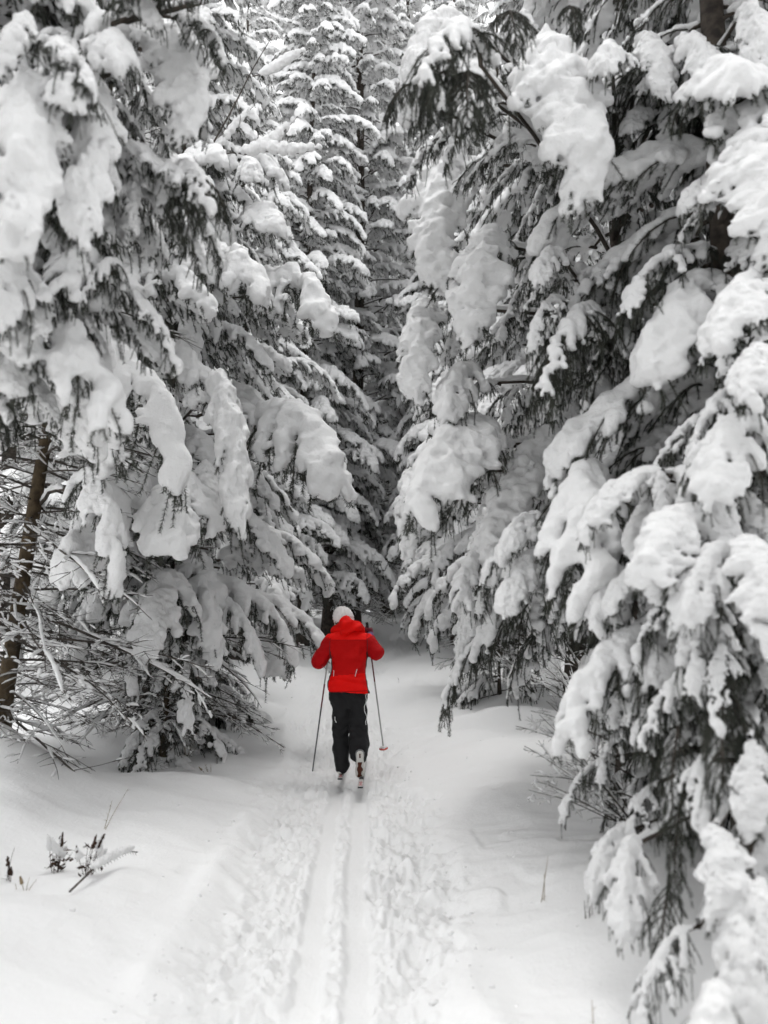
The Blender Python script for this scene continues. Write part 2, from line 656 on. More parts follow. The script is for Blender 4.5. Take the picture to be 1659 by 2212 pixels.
def make_bare(seed, L, e0, e1, W, step, snow_p, needles=None, thick=.011, up=0.0, snow_r=.014):
    """a bare, finely forked branch with thin ridges of snow along its upper side"""
    rng = np.random.default_rng(seed)
    n = 18
    s = np.linspace(0, 1, n)
    ang = np.radians(e0 + (e1 - e0) * s)
    yaw = np.cumsum(rng.normal(0, .07, n))
    d = np.stack([np.cos(ang) * np.cos(yaw), np.cos(ang) * np.sin(yaw), np.sin(ang)], 1)
    main = np.concatenate([[[0, 0, 0]], np.cumsum(d[:-1] * (L / (n - 1)), axis=0)])
    tw = [(main, thick, .0025)]
    side = 1
    a = .15
    while a < .97:
        k = min(int(a * (n - 1)), n - 1)
        sv = np.array([-math.sin(yaw[k]), math.cos(yaw[k]), 0])
        ln = W * (1 - a) ** .6 * rng.uniform(.5, 1.2) + .05
        an = R(48 + rng.normal(0, 12))
        q = grow(main[k], d[k] * math.cos(an) + side * sv * math.sin(an) + np.array([0, 0, rng.normal(up, .25)]), ln, max(5, int(ln / .06)), rng.uniform(-.3, .5), rng, .35)
        tw.append((q, thick * .42 * (1 - a * .5), .0015))
        for j in range(1, len(q) - 1):
            for sd in (-1, 1):
                if rng.random() < .35:
                    continue
                t = nrm(q[j + 1] - q[j])
                b = nrm(np.cross(t, [0, 0, 1.0]) + rng.normal(0, .35, 3))
                w = grow(q[j], t * .7 + b * sd * .7, ln * .38 * (1 - j / len(q)) * rng.uniform(.6, 1.3) + .03, 4, rng.uniform(-.2, .4), rng, .3)
                tw.append((w, thick * .2 + .0006, .0011))
        a += step / L * rng.uniform(.5, 1.4)
        side = -side
    G = Geo()
    for q, r0, r1 in tw:
        G.tube(q, np.linspace(r0, r1, len(q)), 4 if r0 > .005 else 3, 0)
    if needles:
        per_m, nl, nw = needles
        NV = needle_geo([q for q, _, _ in tw[1:]], per_m, nl, nw, rng)
        G.add(NV.reshape(-1, 3), np.arange(len(NV) * 3).reshape(-1, 3), 1)
    S = Geo()
    for q, r0, r1 in tw:
        if rng.random() > snow_p:
            continue
        # only where the twig lies flat enough to hold snow
        m = len(q)
        f0, f1 = sorted(rng.uniform(0, 1, 2))
        if f1 - f0 < .4:
            f0, f1 = max(0, f0 - .3), min(1, f1 + .3)
        tt = np.linspace(f0, f1, max(5, int(m * 1.3)))
        pts = np.stack([np.interp(tt * (m - 1), np.arange(m), q[:, c]) for c in range(3)], 1)
        hr = (snow_r * (1.0 if r0 > .004 else .62)) * rng.uniform(.7, 1.35)
        env = np.sin(np.linspace(0.12, math.pi - .08, len(pts))) ** .5 * rng.uniform(.7, 1.25, len(pts))
        pts[:, 2] += np.linspace(r0, r1, len(pts)) + hr * env * .75
        V, Q = tube(pts, hr * env, 6)
        S.add(V, Q, 0)
    B = Bough()
    B.wood = G.mesh('branch', [M_TWIG, M_NEEDLE], False)
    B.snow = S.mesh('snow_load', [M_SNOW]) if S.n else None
    B.multi = True
    B.L, B.main, B.apex, B.low = L, main, main[5], main[-1]
    return B


#                 seed  L    e0   e1  pw   W    R0   R1  step spread g bare needles            vox
N_NEAR = (1500, .017, .0016)
N_MID = (600, .022, .0036)
N_FAR = (300, .028, .0055)
LIB = {}
LIB['slab'] = [make_bough(100 + i, 1.15, -8, -86, .45, .34, .090, .034, .075, 42, 1.0, .12, N_NEAR, .0125, lump=.028, tipbare=.82, kb=62, hang=.16) for i in range(6)]
LIB['hand'] = [make_bough(200 + i, 1.00, 12, -72, .9, .46, .072, .028, .095, 48, 1.6, .18, N_NEAR, .0120, lump=.018, tipbare=.72, kb=66, hang=.18) for i in range(6)]
LIB['frond'] = [make_bough(300 + i, 1.15, 2, -74, .8, .42, .041, .023, .080, 48, 1.7, .42, N_NEAR, .0105, lump=.013, tipbare=.6, kb=80, hang=.24, hlen=.2) for i in range(5)]
LIB['sprig'] = [make_bough(350 + i, .8, -12, -82, .7, .30, .013, .010, .075, 42, 1.2, .9, N_NEAR, .0105, lump=.004, tipbare=.3, kb=90, hang=.4, hlen=.14) for i in range(3)]
LIB['drape'] = [make_bough(400 + i, 1.5, 18, -80, 1.0, .42, .062, .027, .080, 48, 1.8, .18, N_MID, .0160, lump=.018, tipbare=.75, kb=64, hang=.18, hlen=.18) for i in range(7)]
LIB['mound'] = [make_bough(500 + i, 1.1, 10, -66, 1.1, .44, .085, .032, .095, 50, 1.9, .16, N_MID, .0160, lump=.026, tipbare=.78, kb=60, hang=.18) for i in range(5)]
LIB['far'] = [make_bough(600 + i, 1.8, 14, -58, 1.0, .54, .080, .044, .11, 50, 1.7, .10, N_FAR, .024, lump=.022, tipbare=.72, kb=50, hang=.08, hlen=.26) for i in range(6)]
LIB['bare'] = [make_bare(700 + i, 1.5, -6, -26, .62, .11, .42) for i in range(5)]
LIB['shrub'] = [make_bare(750 + i, 1.1, 32, 8, .50, .11, .45, up=.2, thick=.008) for i in range(3)]

# a straight tapered limb, one unit long, that carries a bough out from its trunk
_l = Geo()
_lp = np.array([[0, 0, 0], [.2, .012, .035], [.45, -.012, .055], [.7, .010, .045], [1, 0, 0]])
_l.tube(_lp, np.array([1.3, 1.15, 1.0, .9, .7]) * .016, 6)
LIMB = _l.mesh('limb', [M_BARK])
_l = Geo()
_lt = np.linspace(.04, 1, 26)
_lq = np.stack([_lt] + [np.interp(_lt, _lp[:, 0], _lp[:, c]) for c in (1, 2)], 1)
_lr = .032 * np.random.default_rng(8).uniform(.6, 1.3, 26) * np.sin(np.linspace(.25, 2.9, 26)) ** .5
_lq[:, 2] += .014 + _lr * .6
_l.tube(_lq, _lr, 8)
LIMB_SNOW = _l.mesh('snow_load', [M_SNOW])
# many meshes get the name of their part
PROTO_TRUNK = {}


def trunk_mesh(h, r, seed, mat):
    rng = np.random.default_rng(seed)
    n = 22
    t = np.linspace(0, 1, n)
    pts = np.stack([.04 * h / 10 * np.sin(t * 5 + seed), .04 * h / 10 * np.cos(t * 4 + seed * 2), t * h], 1)
    pts[:, :2] -= pts[0, :2]
    rad = r * (1 - t * .93) * (1 + .35 * np.exp(-t * h / .25)) * rng.uniform(.95, 1.05, n)
    g = Geo()
    g.tube(pts, rad, 12)
    return g.mesh('trunk', [mat]), pts


STAT = {'branch': 0}


def place_bough(tree, B, base, az, tilt, scale, roll=0.0, tscale=1.0):
    """base in the tree's own space"""
    Mx = Matrix.Translation(base) @ Matrix.Rotation(az, 4, 'Z') @ Matrix.Rotation(-tilt, 4, 'Y') @ Matrix.Rotation(roll, 4, 'X') @ Matrix.Diagonal((scale, scale * tscale, scale, 1))
    b = obj('branch', B.wood, tree, Mx)
    if B.snow is not None:
        sl = obj('snow_load', B.snow, b)
        if B.multi:
            sl['kind'] = 'stuff'
    STAT['branch'] += 1
    return b


def limb(tree, a, b, r):
    v = Vector(b) - Vector(a)
    ln = v.length
    if ln < .05:
        return
    q = v.to_track_quat('X', 'Z').to_matrix().to_4x4()
    k = max(r / .016, .5)
    lb = obj('limb', LIMB, tree, Matrix.Translation(a) @ q @ Matrix.Diagonal((ln, k, k, 1)))
    if abs(v.z) < .75 * ln:
        obj('snow_load', LIMB_SNOW, lb)


def spruce(label, x, y, h, r, crown, seed, kinds, z0=.6, dz=.26, per=3, group=None, bare_to=0, mat=M_BARK, name='spruce_tree', az_ok=None, smin=.55, full=1.0, zmax=99, bare_kinds=('bare',), lean=(0, 0), bare_dz=.16, low_w=.62, keep_all=False):
    rng = random.Random(seed)
    rj = random.Random(seed + 5000)
    root = obj(name, None)
    root.location = (x, y, gz(x, y) - .05)
    root.rotation_euler = (lean[0], lean[1], 0)
    tag(root, label, 'tree', group)
    me, pts = trunk_mesh(h, r, seed, mat)
    obj('trunk', me, root)
    z = z0
    while z < min(h * .97, zmax):
        low = z < bare_to
        u = z / h
        reach = (crown * (1 - u) ** .75 + .25) * min(1, low_w + z / 5)
        k0 = rng.random() * 6.283
        c = Vector((float(np.interp(z, pts[:, 2], pts[:, 0])), float(np.interp(z, pts[:, 2], pts[:, 1])), z))
        for k in range(per):
            az = k0 + k * 6.283 / per + rng.uniform(-.5, .5)
            if az_ok and not az_ok(az % 6.2832, z, rng):
                continue
            # boughs no step to the side could bring into view are left out
            bx, by, bz = x + .8 * math.cos(az), y + .8 * math.sin(az), z + root.location.z
            if y > 0 and (abs(bx) > .5 * by + 2.4 or bz > 1.5 + .89 * by + 3.0):
                continue
            if y > 12 and not keep_all and (math.sin(az) > .55 and rng.random() < .7 or rng.random() < .10):
                continue
            B = rng.choice(LIB[rng.choice(bare_kinds)] if low else LIB[rng.choice(kinds)])
            hor = B.low[0] if not low else B.L * .9
            s = max(reach / max(hor, .5) * rng.uniform(.68, 1.2), .3)
            off = 0.0
            if s > 1.25:
                off = (s - 1.25) * hor * .9
                s = 1.25
            s = max(s, smin * (.6 if u > .8 else 1))
            up = R(rng.uniform(-8, 12) + (18 * u))
            d = Vector((math.cos(az), math.sin(az), .08 + .2 * u))
            if off > .1:
                limb(root, c, c + d * off * 1.05, .018)
            c = Vector((c.x, c.y, z + rj.uniform(-.55, .55) * (bare_dz if low else dz)))
            s *= rj.uniform(.85, 1.12)
            place_bough(root, B, c + d * off, az, up + R(rj.uniform(-7, 7)), s, rng.uniform(-.15, .15), rng.uniform(.9, 1.15))
        z += (bare_dz if low else dz) * rng.uniform(.7, 1.3) * full
    return root


def hero(tree, kind, i, top, bottom, depth, az, wide=1.0, tilt=0.0, trunk_link=True, depth2=None):
    """one big snow-laden bough of a near tree: its crest and lowest point stand where the photograph shows them"""
    B = LIB[kind][i % len(LIB[kind])]
    T, Bo = P(*top, depth), P(*bottom, depth2 or depth)
    ta = Matrix.Rotation(-R(tilt), 3, 'Y')
    ap, lw = ta @ Vector(B.apex), ta @ Vector(B.low)
    s = (T.z - Bo.z) / max(ap.z - lw.z, .1)
    rot = Matrix.Rotation(R(az), 3, 'Z')
    base = T - (rot @ ap) * s
    loc = Vector(tree.location)
    inv = tree.matrix_basis.inverted()
    place_bough(tree, B, inv @ base, R(az), R(tilt), s, 0, wide)
    if trunk_link:
        # the limb runs back up to the trunk
        tb = Vector((0, 0, min(max((base - loc).z - .05, .3), 7)))
        e = inv @ base
        limb(tree, tb, e, .016)
        v = e - tb
        if v.length > .6 and top[1] < 1480:             # lesser boughs along the limb
            rg = random.Random(int(top[0] * 7 + top[1]))
            a0 = math.atan2(v.y, v.x)
            for f in (.3, .5, .68, .86):
                for sd in (-1, 1):
                    if rg.random() < .25:
                        continue
                    Bf = rg.choice(LIB[rg.choice(('frond', 'hand', 'frond'))])
                    place_bough(tree, Bf, tb + v * f, a0 + sd * rg.uniform(.3, 1.1), R(rg.uniform(-12, 8)), rg.uniform(.4, .62) * min(1.1, .6 + .35 * v.length), rg.uniform(-.2, .2))

# ------------------------------------------------------------------ the trees
E = 6.2832


def toward(a0, a1, p=0.25):
    """keep branches whose azimuth lies between a0 and a1 degrees, and a share p of the others"""
    def f(az, z, rng):
        d = math.degrees(az) % 360
        inside = (a0 <= d <= a1) if a0 <= a1 else (d >= a0 or d <= a1)
        return inside or rng.random() < p
    return f


# right side, from near to far
t = spruce('big dark spruce nearest on the right, heavy snow slabs hanging off its boughs', 2.05, 4.5, 11, .13, 1.05, 11, ('frond', 'frond', 'hand'), z0=.35, dz=.19, per=5, zmax=9, az_ok=toward(300, 150, .3))
for a in [
    ('slab', 0, (1630, 300), (1530, 600), 3.6, -120, 1.45),
    ('hand', 1, (1645, 590), (1500, 770), 3.5, -150, 1.0),
    ('hand', 2, (1600, 900), (1450, 1090), 3.4, -140, 1.1),
    ('slab', 1, (1425, 1030), (1400, 1120), 3.5, -120, .9),
    ('mound', 2, (1480, 1100), (1420, 1260), 3.3, -110, 1.3),
    ('slab', 2, (1640, 1200), (1610, 1480), 2.9, -100, 1.45),
    ('frond', 0, (1560, 1240), (1380, 1340), 3.2, -160, 1.0),
    ('hand', 4, (1390, 1360), (1230, 1580), 3.8, -165, 1.0),
    ('hand', 0, (1440, 1500), (1290, 1600), 3.6, -150, .9),
    ('slab', 3, (1625, 1630), (1590, 1800), 2.8, -110, 1.3),
    ('hand', 1, (1650, 1720), (1610, 1860), 2.9, -110, 1.1, 0, False),
    ('slab', 1, (1560, 1840), (1530, 2100), 2.7, -100, 1.3),
    ('hand', 2, (1360, 1820), (1350, 1970), 3.3, -120, .9),
    ('hand', 1, (1330, 1790), (1310, 1900), 3.5, -140, .8),
    ('frond', 2, (1450, 2020), (1380, 2200), 3.0, -150, .9),
    ('slab', 2, (1650, 1950), (1640, 2180), 2.5, -120, .9, 0, False),
    ('hand', 3, (1640, 750), (1560, 900), 3.2, -130, 1.0),
    ('frond', 3, (1500, 1640), (1400, 1760), 3.3, -140, .9),
    ('slab', 5, (1600, 2030), (1580, 2230), 2.3, -120, 1.1, 0, False),
    ('mound', 4, (1545, 2150), (1530, 2330), 1.9, -130, 1.0, 0, False),
    ('frond', 4, (1290, 1640), (1230, 1760), 4.2, -160, .8),
    ('frond', 2, (1350, 1560), (1270, 1680), 4.2, -150, .8),
    ('hand', 5, (1300, 1420), (1240, 1530), 4.3, -150, .8),
    ('slab', 0, (1480, 1300), (1450, 1460), 3.4, -120, .8),
    ('hand', 3, (1330, 1230), (1290, 1360), 4.0, -130, .9),
    ('frond', 0, (1560, 1400), (1520, 1560), 3.1, -110, .9),
    ('frond', 3, (1400, 1700), (1370, 1830), 3.6, -130, .9),
    
    ('sprig', 1, (1470, 1740), (1400, 1900), 3.2, -120, 1.0, 0, False),
    ('sprig', 0, (1560, 1500), (1530, 1700), 3.0, -120, 1.0, 0, False),
    ('hand', 5, (1520, 1640), (1480, 1760), 3.1, -130, .8),
    ('hand', 4, (1480, 1180), (1440, 1300), 3.5, -120, 1.0),
    ('sprig', 2, (1460, 1600), (1440, 1750), 3.2, -110, 1.0, 0, False),
    ('sprig', 1, (1600, 1540), (1590, 1700), 3.0, -100, 1.0, 0, False),
    ('sprig', 2, (1440, 1930), (1420, 2080), 3.1, -110, 1.0, 0, False),
]:
    hero(t, *a)
t = spruce('tall spruce right of the trail with long rounded snow slabs reaching over it', 2.05, 6.6, 14, .15, 1.5, 12, ('frond', 'hand', 'slab'), z0=1.3, dz=.24, per=4, zmax=9.5, az_ok=toward(300, 150, .3))
for a in [
    ('slab', 0, (1190, 105), (1210, 500), 4.6, -95, 1.0),
    ('slab', 1, (1400, 85), (1420, 250), 4.4, -90, 1.1),
    ('slab', 2, (1500, 90), (1490, 330), 4.2, -90, .7),
    ('slab', 3, (1620, 20), (1600, 240), 4.0, -90, .8),
    ('hand', 0, (1320, 110), (1290, 230), 4.4, -110, .8),
    ('slab', 4, (960, 340), (960, 660), 6.2, -110, 1.0),
    ('slab', 3, (1050, 510), (1060, 760), 5.6, -100, 1.25),
    ('slab', 1, (910, 670), (930, 880), 6.2, -110, 1.1),
    ('hand', 2, (1010, 790), (970, 930), 6.2, -120, .9),
    ('slab', 2, (885, 1035), (880, 1200), 6.6, -110, .9),
    ('hand', 3, (1020, 910), (950, 1130), 6.0, -130, 1.1),
    ('hand', 4, (1270, 1010), (1240, 1290), 4.6, -110, 1.0),
    ('hand', 1, (1140, 1110), (1080, 1210), 4.8, -140, .8),
    ('hand', 0, (1160, 1190), (1130, 1320), 4.8, -130, .9),
    ('slab', 5, (945, 40), (850, 280), 4.8, -150, .8),
    ('hand', 5, (1010, 130), (960, 300), 4.9, -130, .8),
    ('frond', 1, (1010, 60), (1020, 320), 3.9, -100, .9),
    ('frond', 2, (930, 200), (930, 350), 5.0, -110, .8),
    ('frond', 3, (1200, 640), (1130, 780), 4.8, -120, .8),
    ('hand', 2, (1200, 540), (1170, 640), 4.8, -130, .8),
    ('frond', 1, (1260, 660), (1200, 900), 4.8, -110, .9),
    ('slab', 0, (1130, 30), (1060, 130), 4.8, -120, 1.0),
    ('hand', 4, (1050, 1180), (990, 1300), 6.2, -130, .9),
    ('slab', 4, (1010, 1310), (1000, 1440), 6.8, -120, .8),
    ('sprig', 0, (1010, 150), (1022, 330), 3.7, -100, 1.0, 0, False),
    ('sprig', 1, (960, 150), (945, 300), 3.9, -120, .9, 0, False),
    ('sprig', 2, (1100, 20), (1150, 150), 3.7, -80, 1.0, 0, False),
    ('sprig', 1, (1230, 10), (1215, 110), 3.7, -90, .9, 0, False),
    ('sprig', 0, (880, 180), (860, 290), 4.4, -130, .8, 0, False),
]:
    hero(t, *a)
spruce('spruce with a brown trunk base behind the snowy bank right of the trail', 2.75, 11.5, 15, .16, 1.9, 13, ('drape', 'mound'), z0=.8, dz=.26, per=4, bare_to=1.5)
spruce('slim spruce leaning over the right edge of the trail beyond the skier', 2.3, 13.8, 14, .13, 1.75, 14, ('drape', 'mound', 'drape'), z0=.7, dz=.25, per=4, bare_to=1.1)
spruce('spruce right of the bend, its skirt of boughs ending in dark fringes', 2.5, 18.0, 16, .15, 2.1, 15, ('drape', 'mound'), z0=.5, dz=.26, per=4, bare_to=.8)
spruce('narrow white spruce rising right of the gap at the end of the trail', 2.9, 22.5, 20, .15, 2.2, 16, ('far', 'drape'), z0=.5, dz=.30, per=4)

# left side, from near to far
t = spruce('near spruce on the left edge, wide snow slabs hanging from its upper boughs', -2.6, 4.2, 12, .13, 1.5, 21, ('frond', 'hand'), z0=2.9, dz=.24, per=4, zmax=9)
for a in [
    ('slab', 0, (390, 70), (390, 345), 3.9, -80, 1.1),
    ('slab', 1, (205, 240), (220, 570), 3.3, -80, .8),
    ('slab', 2, (75, 190), (70, 590), 3.0, -80, .8),
    ('slab', 3, (50, 40), (40, 200), 2.9, -80, .9),
    ('hand', 0, (150, 170), (185, 310), 3.1, -60, .9),
    ('hand', 1, (240, 90), (260, 230), 3.4, -70, .9),
    ('hand', 2, (350, -60), (360, 80), 3.4, -70, 1.0),
    ('hand', 3, (460, -60), (450, 70), 3.5, -60, .8),
    ('frond', 0, (400, 350), (480, 500), 3.8, -40, 1.0),
    ('frond', 1, (240, 560), (230, 700), 3.6, -80, .8),
    ('hand', 4, (190, 570), (170, 660), 3.6, -80, .8),
    ('hand', 2, (30, 560), (20, 760), 3.3, -80, .9),
    ('hand', 0, (60, 740), (90, 880), 3.8, -70, .9),
    ('slab', 4, (290, 370), (330, 520), 3.8, -70, .6),
    ('sprig', 2, (400, 400), (410, 545), 3.8, -60, .8, 0, False),
    ('sprig', 0, (450, 390), (485, 500), 3.9, -40, .8, 0, False),
]:
    hero(t, *a)
t = spruce('thin leaning brown trunk at the left edge carrying snowy bare side branches', -3.42, 7.2, 8, .078, 1.7, 22, ('mound', 'bare', 'bare'), z0=.25, dz=.22, per=4, bare_to=3.2, mat=M_TRUNK, lean=(0, R(6.0)), bare_dz=.14)
for a in [
    ('drape', 0, (150, 690), (345, 1010), 6.4, -12, .55),
    ('frond', 1, (30, 720), (40, 880), 6.0, -70, .9),
    ('drape', 2, (185, 1010), (215, 1240), 6.4, -40, .6),
]:
    hero(t, *a)
t = spruce('bushy spruce left of the trail with a tangle of bare lower branches', -2.75, 9.6, 13, .14, 1.9, 23, ('drape', 'mound', 'drape'), z0=.30, dz=.26, per=4, bare_to=1.5, bare_dz=.14, low_w=.6)
for a in [
    ('mound', 0, (360, 1240), (370, 1385), 8.0, -75, 1.1),
    ('mound', 1, (390, 1030), (370, 1200), 6.9, -80, 1.1),
    ('mound', 2, (280, 1040), (290, 1260), 7.4, -80, .8),
    ('mound', 3, (440, 1010), (450, 1130), 7.6, -70, .9),
    ('slab', 1, (480, 840), (515, 1150), 6.8, -60, .65),
    ('mound', 0, (450, 1330), (445, 1420), 8.6, -60, .9),
    ('mound', 2, (540, 360), (560, 440), 8.6, -60, 1.0),
    ('mound', 1, (550, 450), (565, 550), 8.8, -60, 1.1),
    ('mound', 3, (450, 540), (540, 690), 8.0, -40, .9),
    ('mound', 0, (590, 590), (640, 740), 9.0, -40, .9),
    ('mound', 2, (600, 880), (650, 1090), 9.0, -40, .9),
    ('drape', 3, (300, 1330), (290, 1480), 8.6, -80, .7),
    ('frond', 2, (210, 1260), (200, 1420), 8.2, -90, .8),
    ('drape', 5, (480, 1290), (500, 1440), 9.0, -50, .7),
    ('frond', 4, (400, 1420), (400, 1560), 8.4, -70, .8),
    ('mound', 4, (250, 1180), (240, 1280), 7.6, -80, .9),
]:
    hero(t, *a)
t = spruce('spruce left of the trail whose white boughs sag to the snow beyond the tangle', -3.55, 13.2, 15, .14, 1.8, 24, ('drape', 'mound', 'drape'), z0=1.2, dz=.25, per=4, bare_to=.9)
for a in [
    ('mound', 1, (550, 1320), (555, 1440), 11.2, -60, 1.0),
    ('mound', 2, (590, 1240), (600, 1340), 12.0, -60, 1.0),
]:
    hero(t, *a)
spruce('tall spruce left of the bend with dark gaps between its snowy tiers', -3.3, 17.5, 17, .15, 2.1, 25, ('drape', 'mound'), z0=1.2, dz=.28, per=4, bare_to=1.4)
spruce('dark based spruce standing at the left of the gap where the trail ends', -1.6, 22.5, 18, .16, 1.8, 26, ('drape', 'far'), z0=.9, dz=.30, per=4, bare_to=1.6)
# the far end of the trail
spruce('great white spruce filling the gap above the end of the trail', -.95, 23.5, 34, .22, 2.8, 31, ('mound', 'far', 'drape'), z0=.9, dz=.40, per=5, bare_to=2.7, bare_dz=.3, zmax=25, keep_all=True, smin=.85)
spruce('darker tall spruce at the far end, right of the great white one', 1.1, 27.0, 34, .20, 2.4, 32, ('far', 'drape'), z0=.6, dz=.34, per=5, bare_to=1.6, zmax=27)
spruce('white spruce at the far end, left of the great white one', -3.1, 25.5, 34, .20, 2.6, 33, ('far', 'drape'), z0=.8, dz=.34, per=5, zmax=27)
spruce('spruce behind the great white one, seen between the far crowns', .1, 30.5, 36, .20, 2.6, 34, ('far',), z0=.8, dz=.42, per=5, zmax=31)
for k, (x, y) in enumerate([(2.6, 34), (4.6, 31.5), (-1.6, 35.5), (.6, 36.5), (6.4, 34), (-4.2, 34.5)]):
    spruce('spruce in the dark wood closing the far end of the trail', x, y, 20, .18, 2.4, 600 + k, ('far',), z0=.2, dz=.34, per=4, zmax=14, group='spruces closing the far end', low_w=1)
spruce('slender white spruce left of the great white one, half across its crown', -2.1, 20.6, 26, .14, 2.0, 35, ('mound', 'drape'), z0=1.6, dz=.37, per=5, zmax=23, keep_all=True, smin=.75)
spruce('slender white spruce right of the great white one, by the bend of the trail', 1.9, 20.8, 25, .14, 1.7, 36, ('drape', 'mound'), z0=2.2, dz=.36, per=5, zmax=23, keep_all=True, smin=.75)
rng = random.Random(77)
back = []
for k in range(400):
    y = rng.uniform(6.5, 44)
    sx = rng.choice((-1, 1))
    x = sx * rng.uniform(3.6, 14) if y < 27 else rng.uniform(-12, 12)
    if abs(x) > 1.2 + y * .50:
        continue
    if 20 <= y < 33.5 and -6 < x < 3.2:
        continue
    if any((x - a) ** 2 + (y - b) ** 2 < 2.2 ** 2 for a, b in back) or (x + 3.6) ** 2 + (y - 7.5) ** 2 < 3 or (x - 2.75) ** 2 + (y - 11.5) ** 2 < 2:
        continue
    back.append((x, y))
back = back[:30]
for k, (x, y) in enumerate(back):
    spruce('snow covered spruce standing deeper in the forest behind the trees along the trail', x, y, rng.uniform(12, 20) + (5 if y > 27 else 0), .15, rng.uniform(1.6, 2.2), 900 + k, ('far', 'far', 'drape'), z0=.8, dz=.42, per=4, group='spruces deeper in the forest', bare_to=1.4 if k % 2 else 0, bare_dz=.3)
for k, (x, y) in enumerate([(-3.0, -1.2), (3.2, -.6), (-2.6, -4.6), (2.9, -4.2)]):  # unseen trees added behind the camera to block low sky light
    spruce('snow covered spruce added unseen behind the viewpoint to shade the near boughs', x, y, 16, .15, 2.2, 1900 + k, ('far',), z0=.8, dz=.6, per=4, group='added spruces shading from behind the viewpoint')
print('BRANCHES', STAT, 'trees', len(back))

# ------------------------------------------------------------------ the skier
def flat_mat(name, col, rough=.7, spec=.3, bump=None):
    m, n, l, b = new_mat(name)
    b.inputs['Base Color'].default_value = (*col, 1)
    b.inputs['Roughness'].default_value = rough
    b.inputs['Specular IOR Level'].default_value = spec
    if bump:
        noise_bump(n, l, b, *bump)
    return m


CLOTH_B = ([(16, 1.0), (40, .6), (160, .2)], .7, .022)
M_RED = flat_mat('bright_red_shell', (0.84, 0.005, 0.003), .7, .15, CLOTH_B)
M_RED2 = flat_mat('deep_red_shell', (0.54, 0.002, 0.002), .7, .15, CLOTH_B)
M_RED3 = flat_mat('dark_red_sleeve', (0.42, 0.001, 0.003), .7, .15, CLOTH_B)
M_BLACK = flat_mat('black_trouser_cloth', (0.012, 0.012, 0.013), .75, .25, ([(18, 1.0), (120, .2)], .4, .014))
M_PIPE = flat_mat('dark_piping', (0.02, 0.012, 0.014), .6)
M_WHITE = flat_mat('white_stripe', (0.72, 0.72, 0.72), .5)
M_SKIN = flat_mat('skin', (0.45, 0.26, 0.19), .6)
M_HAIR = flat_mat('brown_hair', (0.05, 0.03, 0.02), .6)
M_GLOVE = flat_mat('maroon_glove', (0.17, 0.03, 0.045), .7, .3, ([(60, 1)], .4, .005))
M_CUFF = flat_mat('lilac_glove_cuff', (0.16, 0.12, 0.24), .7)
M_GRIP = flat_mat('black_rubber', (0.012, 0.012, 0.012), .6)
M_SILVER = flat_mat('grey_metal_shaft', (0.42, 0.42, 0.41), .35, .5)
M_DKSHAFT = flat_mat('dark_shaft', (0.10, 0.10, 0.10), .35, .5)
M_REDSHAFT = flat_mat('dark_red_shaft', (0.13, 0.012, 0.014), .4, .5)
M_BASKET = flat_mat('red_basket', (0.50, 0.10, 0.08), .6)
M_SOLEW = flat_mat('white_sole_rubber', (0.62, 0.61, 0.58), .6)
M_SOLEB = flat_mat('brown_sole_rubber', (0.075, 0.018, 0.007), .6)
M_BOOT = flat_mat('grey_boot_shell', (0.20, 0.20, 0.20), .6)
M_SKI = flat_mat('white_ski_top', (0.60, 0.58, 0.57), .4, .5)
M_SKIRED = flat_mat('red_ski_print', (0.45, 0.06, 0.07), .4, .5)
M_SKIEDGE = flat_mat('dark_ski_edge', (0.03, 0.03, 0.03), .4, .5)


def mat_knit():
    m, n, l, b = new_mat('pale_knit_wool')
    b.inputs['Base Color'].default_value = (.84, .80, .79, 1)
    b.inputs['Roughness'].default_value = .95
    b.inputs['Specular IOR Level'].default_value = .1
    noise_bump(n, l, b, [(140, 1)], .8, .006)
    return m


M_KNIT = mat_knit()


def Zp(zx, zy, depth):
    return np.array(P(637.2 + zx * .19523, 1285.2 + zy * .19523, depth))


def cap(a, b, ra, rb, sq=1.0):
    """tapered round limb; sq < 1 thins it along the trail"""
    return (np.array(a, float), np.array(b, float), ra, rb, sq)


